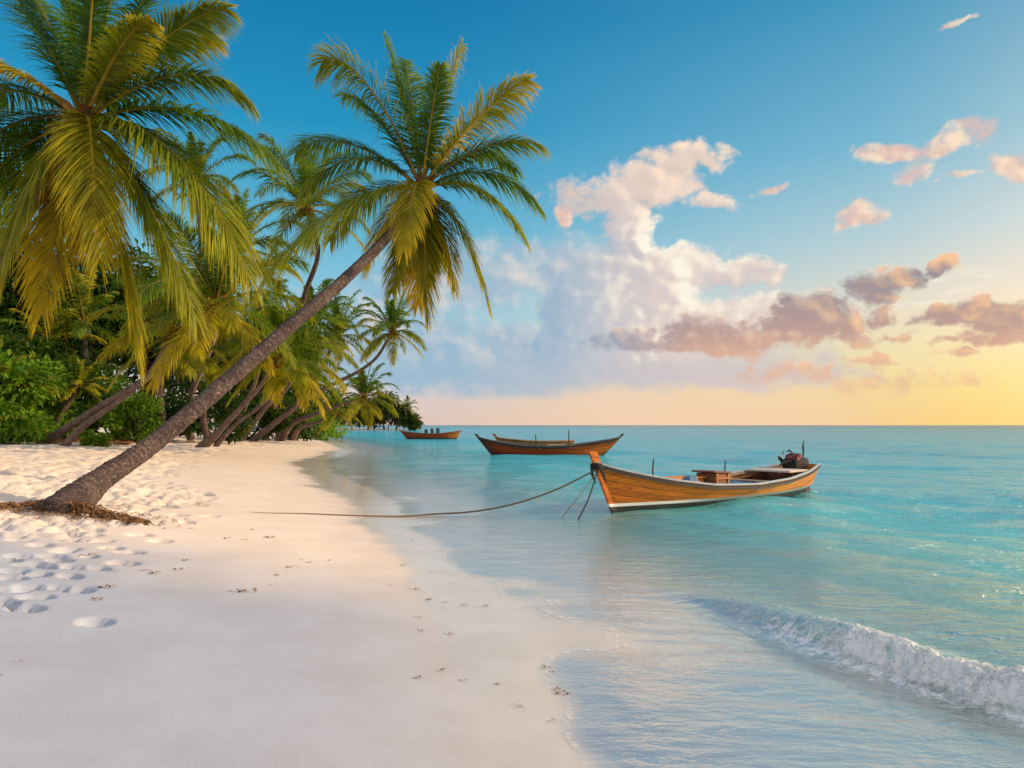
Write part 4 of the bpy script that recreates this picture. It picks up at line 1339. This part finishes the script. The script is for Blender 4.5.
def make_boat(label, name, loc, rz, bt, colf, inner, floor_z, rail_col, strake_col, stem_col, stem_top, group, detail=True, stern_post=None, thwarts=(.3, .55, .75), nt_=96, nu=26, hull_mat=None):
    root = empty(name, loc, rz)
    tag(root, label, 'boat', group)
    mb = MB()
    for side in (-1, 1):
        vs, cs, us, fs = [], [], [], []
        for i in range(nt_ + 1):
            t = i / nt_
            for k in range(nu + 1):
                u = k / nu
                p = bt.pt(t, u, side)
                vs.append(p); us.append(u ** 1.15); cs.append(colf(t, u, p))
        for i in range(nt_):
            for k in range(nu):
                a = i * (nu + 1) + k
                f = (a, a + nu + 1, a + nu + 2, a + 1)
                fs.append(f if side < 0 else f[::-1])
        mb.add(vs, fs, cs, us)
        # transom half
    vs = [bt.pt(0, k / nu, sd_) for sd_ in (-1, 1) for k in range(nu + 1)]
    fs = [(k, k + 1, nu + 2 + k, nu + 1 + k) for k in range(nu)]
    mb.add(vs, fs, [colf(0, (k % (nu + 1)) / nu, v) for k, v in enumerate(vs)], [.3] * len(vs))
    mb.build('hull', hull_mat or M_HULL2, root, True)
    mb = MB()
    for side in (-1, 1):
        vs, fs, us = [], [], []
        for i in range(nt_ + 1):
            t = .01 + .975 * i / nt_
            for k in range(11):
                u = .15 + .85 * k / 10
                p = bt.pt(t, u, side, .035, -.004); p.z = max(p.z, floor_z - .02); vs.append(p); us.append(u)
        for i in range(nt_):
            for k in range(10):
                a = i * 11 + k
                f = (a, a + 11, a + 12, a + 1)
                fs.append(f if side > 0 else f[::-1])
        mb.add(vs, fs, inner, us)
    mb.build('inner_planking', M_HULL, root, True)
    mb = MB()
    vs, fs = [], []
    n = 40
    for i in range(n + 1):
        t = .04 + .86 * i / n
        zz = max(floor_z, float(np.interp(t, bt.tt, bt.zk)) + .06)
        zs, zk = float(np.interp(t, bt.tt, bt.zs)), float(np.interp(t, bt.tt, bt.zk))
        u = max(.02, (zz - zk) / (zs - zk)) ** (1 / 1.3)
        p = bt.pt(t, u, 1, .03)
        vs += [(p.x, -p.y, zz), (p.x, p.y, zz)]
    fs = [(2 * i, 2 * i + 2, 2 * i + 3, 2 * i + 1) for i in range(n)]
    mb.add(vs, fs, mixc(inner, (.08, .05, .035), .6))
    mb.build('floor_boards', M_TIMBER, root)
    for side in (-1, 1):
        mb = MB(); v, f = bt.rail(side, .045, .036, .02, .0); mb.add(v, f, rail_col); mb.build('gunwale_rail', M_PAINT, root)
        mb = MB(); v, f = bt.rail(side, .035, .05, -.045, .012); mb.add(v, f, strake_col); mb.build('rub_strake', M_PAINT, root)
    # stem
    def post(t_, z0, z1, thick, wide_, col, dirn, nm):
        mb = MB()
        rk = bt.rb if dirn > 0 else bt.rs
        n_ = 10
        vs, fs = [], []
        for i in range(n_ + 1):
            f_ = i / n_; z = z0 + (z1 - z0) * f_
            x = dirn * (bt.L / 2 + rk * z) + dirn * .10 * rk * max(0, f_ - .6) ** 2
            w = wide_ * (.55 + .45 * math.sin(min(1, f_ * 1.25) * PI / 2)) * (1 if f_ < .9 else .8); th = thick * (.6 + .4 * f_)
            vs += [(x - dirn * th, -w / 2, z), (x - dirn * th, w / 2, z), (x + dirn * .035, w * .28, z), (x + dirn * .035, -w * .28, z)]
        for i in range(n_):
            for k in range(4):
                fs.append((4 * i + k, 4 * i + (k + 1) % 4, 4 * i + 4 + (k + 1) % 4, 4 * i + 4 + k))
        fs += [(3, 2, 1, 0), (4 * n_, 4 * n_ + 1, 4 * n_ + 2, 4 * n_ + 3)]
        mb.add(vs, fs, col, [.0625] * len(vs))
        return mb.build(nm, hull_mat or M_TIMBER, root)
    post(1, -.05, stem_top, .14, .10, stem_col, 1, 'stem_post')
    if stern_post: post(0, 0.0, stern_post, .12, .09, stem_col, -1, 'stern_post')
    for t in thwarts:
        mb = MB()
        zs = float(np.interp(t, bt.tt, bt.zs)); bb_ = float(np.interp(t, bt.tt, bt.b))
        mb.box(((t - .5) * bt.L, 0, zs - .10), (.24, 2 * bb_ - .10, .035), 0, mixc(inner, (.55, .45, .36), .55), bev=.006)
        mb.build('thwart', M_TIMBER, root)
    if detail:
        for k in range(7):
            t = .12 + .11 * k
            mb = MB()
            for side in (-1, 1):
                pts = [bt.pt(t, u, side, .05) for u in (.35, .5, .65, .8, .97)]
                pts = [Vector((p.x, p.y, max(p.z, floor_z))) for p in pts]
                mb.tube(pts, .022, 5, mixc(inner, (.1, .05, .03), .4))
            mb.build('rib', M_TIMBER, root)
    return root


BG = 'wooden longtail boats moored in the bay'
ORANGE, RUST = (.64, .190, .005), (.25, .050, .007)
bow, stern = on_z(613, 513, 0), on_z(803, 491, 0)
Lw = (bow - stern).length
bt1 = Boat(Lw, 1.75, [.42, .58, .78, .96, 1.0, .86, .62, .34, .15, .02], [.66, .60, .52, .43, .38, .43, .56, .72, .84, .92], [.0, -.06, -.14, -.2, -.22, -.2, -.17, -.14, -.12, -.10], .52, .18)
mid_ = (bow + stern) / 2
hd = math.atan2(bow.y - stern.y, bow.x - stern.x)


def col1(t, u, p):
    c = mixc(RUST, ORANGE, float(sstep(.15, .6, np.array(u))) * (1 - .45 * float(sstep(.6, .95, np.array(t))) * (1 - .6 * u)))
    return mixc(c, (.80, .285, .008), .85 * float(sstep(.62, .3, np.array(t))))  # sunlit stern painted brighter than the bow in the plank colour


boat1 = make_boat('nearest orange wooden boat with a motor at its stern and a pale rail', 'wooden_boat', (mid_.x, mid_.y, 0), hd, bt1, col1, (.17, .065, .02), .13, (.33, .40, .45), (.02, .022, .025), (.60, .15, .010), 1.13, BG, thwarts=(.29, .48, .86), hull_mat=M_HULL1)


def loc1(t, y, z):  # a point aboard the nearest boat, in its own frame
    return Vector(((t - .5) * bt1.L, y, z))


def world1(t, y, z):
    v = Matrix.Rotation(hd, 3, 'Z') @ loc1(t, y, z)
    return v + Vector((mid_.x, mid_.y, 0))


# fore deck, bow binding, sticks
mb = MB()
vs = []
for i in range(13):
    t = .80 + .185 * i / 12
    p = bt1.pt(t, 1, 1, .03, -.05)
    vs += [(p.x, -p.y, p.z), (p.x, 0, p.z + .02), (p.x, p.y, p.z)]
mb.add(vs, [(3 * i + k, 3 * i + 3 + k, 3 * i + 4 + k, 3 * i + 1 + k) for i in range(12) for k in (0, 1)], (.34, .15, .05))
mb.build('fore_deck', M_TIMBER, boat1)
mb = MB()
for k in range(4):
    z = .82 + .028 * k
    x = bt1.L / 2 + bt1.rb * z - .05
    pts = [(x + .13 * math.cos(a), .085 * math.sin(a), z + .012 * math.sin(a * 2)) for a in np.linspace(0, 2 * PI, 15)]
    mb.tube(pts, .014, 6, (.025, .024, .024), False)
for s_ in (-1, 1):
    mb.tube([(x + .05, s_ * .08, .9), (x - .02, s_ * .14, .72), (x - .1, s_ * .13, .55)], [.03, .028, .012], 6, (.03, .028, .026))
mb.build('bow_binding', M_CLOTH, boat1)
for (t, y, z0, z1) in ((.755, -.42, .5, .92), (.535, .25, .2, .86)):
    mb = MB(); p = loc1(t, y, z0)
    mb.tube([p, (p.x + .01, p.y, (z0 + z1) / 2), (p.x - .01, p.y + .01, z1)], [.02, .017, .013], 7, (.07, .045, .03))
    mb.build('pole', M_TIMBER, boat1)
# long inner plank shelf, stern platform
mb = MB()
for s_ in (-1, 1):
    pts = [bt1.pt(t, .86, s_, .07) for t in np.linspace(.18, .8, 30)]
    mb.tube(pts, .035, 6, (.42, .19, .05))
mb.build('inner_stringer', M_TIMBER, boat1)
mb = MB(); mb.box(loc1(.165, 0, .55), (.85, 1.05, .045), 0, (.62, .56, .50), bev=.006); mb.build('stern_platform', M_TIMBER, boat1)
# engine on its pivot at the stern
eng = MB(); e0 = loc1(.045, 0, .66)
BLK = (.022, .020, .021)
eng.box(e0 + Vector((.06, 0, .0)), (.56, .36, .26), 0, BLK, bev=.03)
eng.box(e0 + Vector((.04, .0, .16)), (.30, .22, .12), 0, (.03, .026, .026), bev=.02)
for k in range(6): eng.box(e0 + Vector((-.06 + .045 * k, 0, .23)), (.016, .2, .05), 0, (.05, .045, .045))
eng.tube([e0 + Vector((-.18, -.17, .02)), e0 + Vector((-.18, .17, .02))], .13, 16, (.05, .045, .045))
eng.tube([e0 + Vector((0, 0, -.40)), e0 + Vector((0, 0, -.08))], .05, 10, (.1, .09, .085))
engine = eng.build('engine', M_METAL, boat1)
mb = MB(); mb.tube([e0 + Vector((.12, -.16, .14)), e0 + Vector((.12, .16, .14))], .10, 14, (.22, .045, .05)); mb.box(e0 + Vector((.12, 0, .25)), (.05, .05, .04), 0, (.05, .05, .05)); mb.build('fuel_tank', M_PAINT, engine)
mb = MB(); mb.tube([e0 + Vector((.1, -.16, .0)), e0 + Vector((.24, -.22, .06)), e0 + Vector((.36, -.22, .16)), e0 + Vector((.42, -.2, .17))], [.03, .035, .045, .03], 8, (.10, .07, .06)); mb.build('exhaust', M_METAL, engine)
mb = MB(); mb.tube([e0 + Vector((.22, .1, .05)), e0 + Vector((.5, .1, .10)), e0 + Vector((.78, .06, .06))], [.018, .016, .022], 7, BLK); mb.build('tiller', M_METAL, engine)
mb = MB(); mb.tube([e0 + Vector((-.22, .03, .05)), e0 + Vector((-.32, .03, .24)), e0 + Vector((-.30, .03, .42)), e0 + Vector((-.36, .03, .56))], [.018, .022, .024, .012], 7, (.09, .075, .06)); mb.build('propeller_guard', M_METAL, engine)
mb = MB(); mb.tube([e0 + Vector((-.2, -.06, -.05)), e0 + Vector((-.5, -.08, -.42)), e0 + Vector((-.62, -.08, -.78))], [.026, .022, .018], 8, (.13, .12, .11)); mb.build('propeller_shaft', M_METAL, engine)
rr = random.Random(5)
for k in range(14):
    mb = MB()
    a = rr.uniform(0, 2 * PI); p0 = e0 + Vector((rr.uniform(-.2, .35), rr.uniform(-.2, .2), rr.uniform(-.05, .25)))
    p1 = p0 + Vector((rr.uniform(-.2, .2), rr.uniform(-.2, .2), rr.uniform(-.1, .12)))
    mb.tube([p0, (p0 + p1) / 2 + Vector((0, 0, .06)), p1], .014, 5, mixc(BLK, (.28, .10, .12), rr.random() ** 2), False)
    mb.build('hose', M_CLOTH, engine)
mb = MB(); p = bt1.pt(0, .3, 0); mb.box((-bt1.L / 2 - .18, .0, .04), (.30, .035, .30), 0, (.03, .035, .035), ry=.25, bev=.008); mb.build('rudder', M_PAINT, boat1)
mb = MB(); px_ = bt1.pt(.0, 1, -1)
mb.tube([px_ + Vector((0, -.03, .0)), px_ + Vector((-.10, -.08, -.12)), px_ + Vector((-.12, -.08, -.32)), px_ + Vector((-.16, -.07, -.42))], [.025, .03, .022, .01], 7, (.02, .03, .05)); mb.build('hanging_strap', M_CLOTH, boat1)

# cargo aboard the nearest boat
cr = empty('wooden_box', world1(.565, .10, .13), hd)
tag(cr, 'brown wooden box with an overhanging lid amid the nearest boat', 'box')
mb = MB(); mb.box((0, 0, .24), (.46, .44, .48), 0, (.22, .085, .035), bev=.008)
for s_ in (-1, 1):
    mb.box((s_ * .205, .23, .24), (.05, .03, .48), 0, (.40, .16, .04)); mb.box((0, .232, .10 + .28 * (s_ > 0)), (.35, .03, .05), 0, (.36, .14, .04)); mb.box((s_ * .205, -.23, .24), (.05, .03, .48), 0, (.40, .16, .04))
mb.build('box_body', M_TIMBER, cr)
mb = MB(); mb.box((.02, -.02, .502), (.62, .56, .04), 0, (.17, .07, .04), ry=-.05, bev=.01); mb.build('lid', M_TIMBER, cr)
pl = empty('fish_chest', world1(.69, -.12, .15), hd)
tag(pl, 'low orange wooden chest forward of the brown box', 'chest')
mb = MB(); mb.box((0, 0, .18), (1.0, .5, .36), 0, (.60, .20, .02), bev=.015); mb.build('chest_body', M_TIMBER, pl)
mb = MB(); mb.box((0, 0, .38), (1.06, .55, .035), 0, (.62, .23, .03), bev=.01); mb.build('lid', M_TIMBER, pl)


def cloth(name, label, cat, c, sx_, sy_, rz, col, hgt_, seed, n=36):
    xs = np.linspace(-.5, .5, n)
    A_, B_ = np.meshgrid(xs, xs, indexing='ij')
    fold = fbm(A_ * 7 + seed, B_ * 5, 4, seed) * .5 + .3 * np.abs(np.sin(A_ * 14 + 3 * fbm(A_ * 3, B_ * 3, 2, seed + 5)))
    ed = np.minimum(1, (0.5 - np.maximum(np.abs(A_), np.abs(B_))) * 7)
    zz = hgt_ * (ed * .7 + .45 * fold * (.3 + ed))
    jx = 1 + .08 * fbm(B_ * 6, A_ * 2, 3, seed + 1); jy = 1 + .08 * fbm(A_ * 6, B_ * 2, 3, seed + 2)
    mb = MB()
    vs = [(A_[i, j] * sx_ * jx[i, j], B_[i, j] * sy_ * jy[i, j], zz[i, j]) for i in range(n) for j in range(n)]
    fs = [(i * n + j, (i + 1) * n + j, (i + 1) * n + j + 1, i * n + j + 1) for i in range(n - 1) for j in range(n - 1)]
    cs = [mixc(col, tuple(v * .45 for v in col), max(0, min(1, .5 - fold.ravel()[k]))) for k in range(n * n)]
    mb.add(vs, fs, cs)
    o = mb.build(name, M_CLOTH, None, True)
    o.location = c; o.rotation_euler = (0, 0, rz)
    tag(o, label, cat)
    return o


cloth('tarpaulin', 'crumpled blue tarpaulin behind the brown box in the nearest boat', 'tarpaulin', world1(.40, .0, .22), 1.4, 1.15, hd, (.03, .16, .34), .13, 3)
cloth('cloth_bundle', 'small blue cloth bundle lying inside the pale rail near the bow', 'cloth', world1(.735, .37, .50), .30, .20, hd, (.10, .22, .36), .12, 8, 20)

# --- second boat with a small one behind it, third boat far off
def col2(t, u, p):
    tip = max(float(sstep(.9, .99, np.array(t))), float(sstep(.1, .01, np.array(t))) * .0)
    c = mixc((.20, .030, .010), (.42, .070, .010), float(sstep(.3, .7, np.array(u))))
    c = mixc(c, (.62, .15, .012), float(sstep(.35, .05, np.array(t))))  # end turned to the sun is painted brighter
    if u > .86: c = mixc(c, (.03, .03, .03), .8)
    return mixc(c, (.06, .035, .025), tip)


bt2 = Boat(5.6, 1.6, [.05, .26, .55, .92, 1.0, .92, .66, .36, .17, .03], [1.0, .86, .70, .56, .52, .56, .66, .80, .92, 1.0], [.05, -.05, -.12, -.2, -.22, -.2, -.12, -.05, 0, .05], .8, .95)
c2 = at(547, 440, 38)
boat2 = make_boat('rust orange boat with both ends curving up, broadside in mid bay', 'wooden_boat', (c2.x, 38, 0), R(176), bt2, col2, (.16, .08, .035), .14, (.16, .17, .18), (.03, .03, .03), (.10, .05, .03), 1.14, BG, stern_post=1.16, detail=False)
for (t, h1) in ((.60, 1.12), (.30, 1.34)):
    mb = MB(); x = (t - .5) * 5.6
    mb.tube([(x, .1, .2), (x, .1, .8), (x + .02, .1, h1)], [.04, .035, .025], 6, (.05, .035, .03)); mb.build('pole', M_TIMBER, boat2)
for i, (t, y, sz, cc) in enumerate([(.42, .1, (.9, .5, .34), (.30, .26, .18)), (.22, 0, (.5, .45, .3), (.05, .10, .14))]):
    mb = MB(); mb.box(((t - .5) * 5.6, y, .16 + sz[2] / 2 + .12), sz, .1, cc, bev=.04); mb.build(['deck_locker', 'motor_cover'][i], M_PAINT, boat2)
bt4 = Boat(3.5, 1.2, [.3, .5, .75, .95, 1.0, .9, .66, .36, .17, .03], [.74, .72, .70, .68, .68, .72, .78, .84, .9, .95], [.05, -.02, -.06, -.1, -.12, -.1, -.06, -.02, 0, .05], .7, .4)
c4 = at(538, 440, 41.5)


def col4(t, u, p):
    return mixc((.34, .10, .02), (.55, .22, .05), float(sstep(.4, .8, np.array(u))))


boat4 = make_boat('small tan skiff floating just behind the rust orange boat', 'wooden_boat', (c4.x, 41.5, 0), R(180), bt4, col4, (.3, .16, .06), .16, (.5, .3, .12), (.10, .05, .03), (.35, .13, .03), 1.12, BG, detail=False, thwarts=(.4, .7))


def col3(t, u, p):
    c = mixc((.20, .03, .015), (.36, .07, .02), float(sstep(.35, .8, np.array(u))))
    return mixc(c, (.55, .18, .03), float(sstep(.3, .05, np.array(t))))  # sunlight on the stern end put into the hull colour


bt3 = Boat(5.6, 1.6, [.3, .5, .75, .95, 1.0, .9, .66, .36, .17, .03], [.98, .90, .78, .66, .62, .66, .74, .84, .92, .98], [.05, -.02, -.1, -.16, -.2, -.16, -.1, -.05, 0, .05], .8, .5)
c3 = at(432, 436, 84)
boat3 = make_boat('distant dark red boat floating off the wooded headland', 'wooden_boat', (c3.x, 84, 0), R(186), bt3, col3, (.2, .09, .04), .16, (.35, .16, .07), (.10, .05, .03), (.2, .07, .03), 1.12, BG, detail=False)
for i, (t, sz, cc) in enumerate([(.62, (.35, .3, .55), (.05, .06, .09)), (.5, (.3, .3, .6), (.08, .07, .06)), (.38, (.35, .4, .62), (.04, .09, .10))]):
    mb = MB(); mb.box(((t - .5) * 5.6, .05, .16 + sz[2]), (sz[0], sz[1], sz[2] * 1.6), .2 * i, cc, bev=.08); mb.build('gear_bundle', M_CLOTH, boat3)

# ------------------------------------------------------------------ mooring ropes
def rope(label, pts, rad, col, n=60, grp='mooring ropes of the nearest boat'):
    q = bez_pts(pts, n)
    mb = MB(); mb.tube(q, rad, 7, col, True)
    o = mb.build('mooring_rope', M_ROPE, None, True, origin=q[0])
    tag(o, label, 'rope', grp)
    return o


bw_ = world1(1.0, -.06, .82); z_ = .82
tipx = bt1.L / 2 + bt1.rb * .80
hold = Matrix.Rotation(hd, 3, 'Z') @ Vector((tipx + .03, .0, .80)) + Vector((mid_.x, mid_.y, 0))


def gp(px, py, lift=.012):
    p = ground_at(px, py); return Vector((p.x, p.y, max(p.z, 0) + lift))


g1 = gp(432, 516, .03)
def lerp_p(f, sag): return hold.lerp(g1, f) - Vector((0, 0, sag))
rope('long mooring rope sagging from the bow down onto the beach', [hold, lerp_p(.25, .16), lerp_p(.5, .21), lerp_p(.75, .15), g1, gp(400, 517), gp(350, 516, .008), gp(300, 514, .002), gp(262, 513, -.006), gp(225, 510, -.03)], .016, (.16, .12, .085), 110)
rope('dark rope hanging straight down from the bow into the water', [hold + Vector((.03, -.02, 0)), hold.lerp(on_z(577, 522), .5) + Vector((0.03, 0, -.06)), on_z(577, 522, -.05)], .014, (.05, .045, .04), 24)
rope('thin pale rope slanting from the bow into the shallow water', [hold + Vector((.01, .02, -.05)), hold.lerp(on_z(562, 520), .5) + Vector((0, 0, -.03)), on_z(560, 520, -.05)], .008, (.2, .17, .13), 24)

# ------------------------------------------------------------------ seaweed scraps
rr = random.Random(12)


def scrap(px, py, size, seed, label, grp):
    rr = random.Random(seed)
    size *= rr.uniform(.6, 1.1)
    p = ground_at(px, py)
    mb = MB()
    n = int(6 + size * 90)
    for k in range(n):
        a = rr.uniform(0, 2 * PI); r = rr.random() * size * .8
        q = Vector((math.cos(a) * r * 1.4, math.sin(a) * r * .7, rr.random() * size * .16))
        b_ = rr.uniform(0, 2 * PI); l = size * rr.uniform(.25, .8)
        d = Vector((math.cos(b_) * 1.3, math.sin(b_), rr.uniform(-.05, .25))) * l * .5
        w = Vector((-d.y, d.x, rr.uniform(-.3, .3) * l)).normalized() * size * rr.uniform(.05, .15)
        mb.add([q - w, q + w, q + d * .6 + w * .8 + Vector((0, 0, size * .1)), q + d * .6 - w * .8 + Vector((0, 0, size * .1)), q + d], [(0, 1, 2, 3), (3, 2, 4)], mixc((.08, .05, .035), (.38, .26, .17), rr.random()))
    o = mb.build('seaweed_scrap', M_HUSK)
    o.location = (p.x, p.y, p.z + .004); o.rotation_euler = (0, 0, rr.uniform(-.4, .4))
    tag(o, label, 'seaweed', grp)
    return o


for i, (px, py, sz) in enumerate([(152, 574, .13), (115, 572, .09), (178, 570, .07), (99, 600, .11), (104, 588, .10), (292, 568, .08), (277, 576, .09), (245, 592, .11), (230, 592, .05),
                                  (252, 530, .06), (228, 539, .09), (268, 538, .10), (186, 561, .07), (192, 529, .07), (90, 556, .10), (108, 550, .08), (146, 571, .05), (308, 563, .05), (270, 586, .04), (245, 540, .05),
                                  (330, 561, .05), (300, 560, .05), (20, 662, .03), (3, 676, .03), (60, 635, .03), (165, 529, .06)]):
    scrap(px, py, sz, 200 + i, 'brown dried seaweed scrap lying on the smooth dry sand', 'dried seaweed scraps on the dry sand')
for i, (px, py, sz) in enumerate([(452, 530, .05), (411, 541, .05), (403, 566, .04), (387, 569, .03), (415, 590, .09), (430, 600, .08), (447, 603, .05), (463, 606, .05), (484, 607, .08), (418, 618, .07), (422, 631, .05),
                                  (450, 635, .05), (441, 671, .06), (465, 681, .04), (497, 685, .05), (517, 707, .05), (555, 673, .06), (560, 694, .07), (556, 690, .05), (552, 721, .04), (420, 679, .05), (430, 573, .04), (388, 586, .03), (545, 668, .05)]):
    scrap(px, py, sz, 300 + i, 'small dark weed scrap stranded on the wet sand by the water', 'weed scraps on the wet sand')

# ------------------------------------------------------------------ render settings
scene.view_settings.view_transform = 'Standard'
scene.view_settings.look = 'None'
scene.view_settings.exposure = 0
scene.view_settings.gamma = 1
scene.render.engine = 'CYCLES'
cy = scene.cycles
cy.use_denoising = True
cy.use_adaptive_sampling = True
cy.adaptive_threshold = .015
cy.adaptive_min_samples = 12
cy.max_bounces = 8
cy.diffuse_bounces = 3
cy.glossy_bounces = 3
cy.transparent_max_bounces = 12
cy.sample_clamp_indirect = 6.0
world.cycles.sampling_method = 'MANUAL'
world.cycles.sample_map_resolution = 512
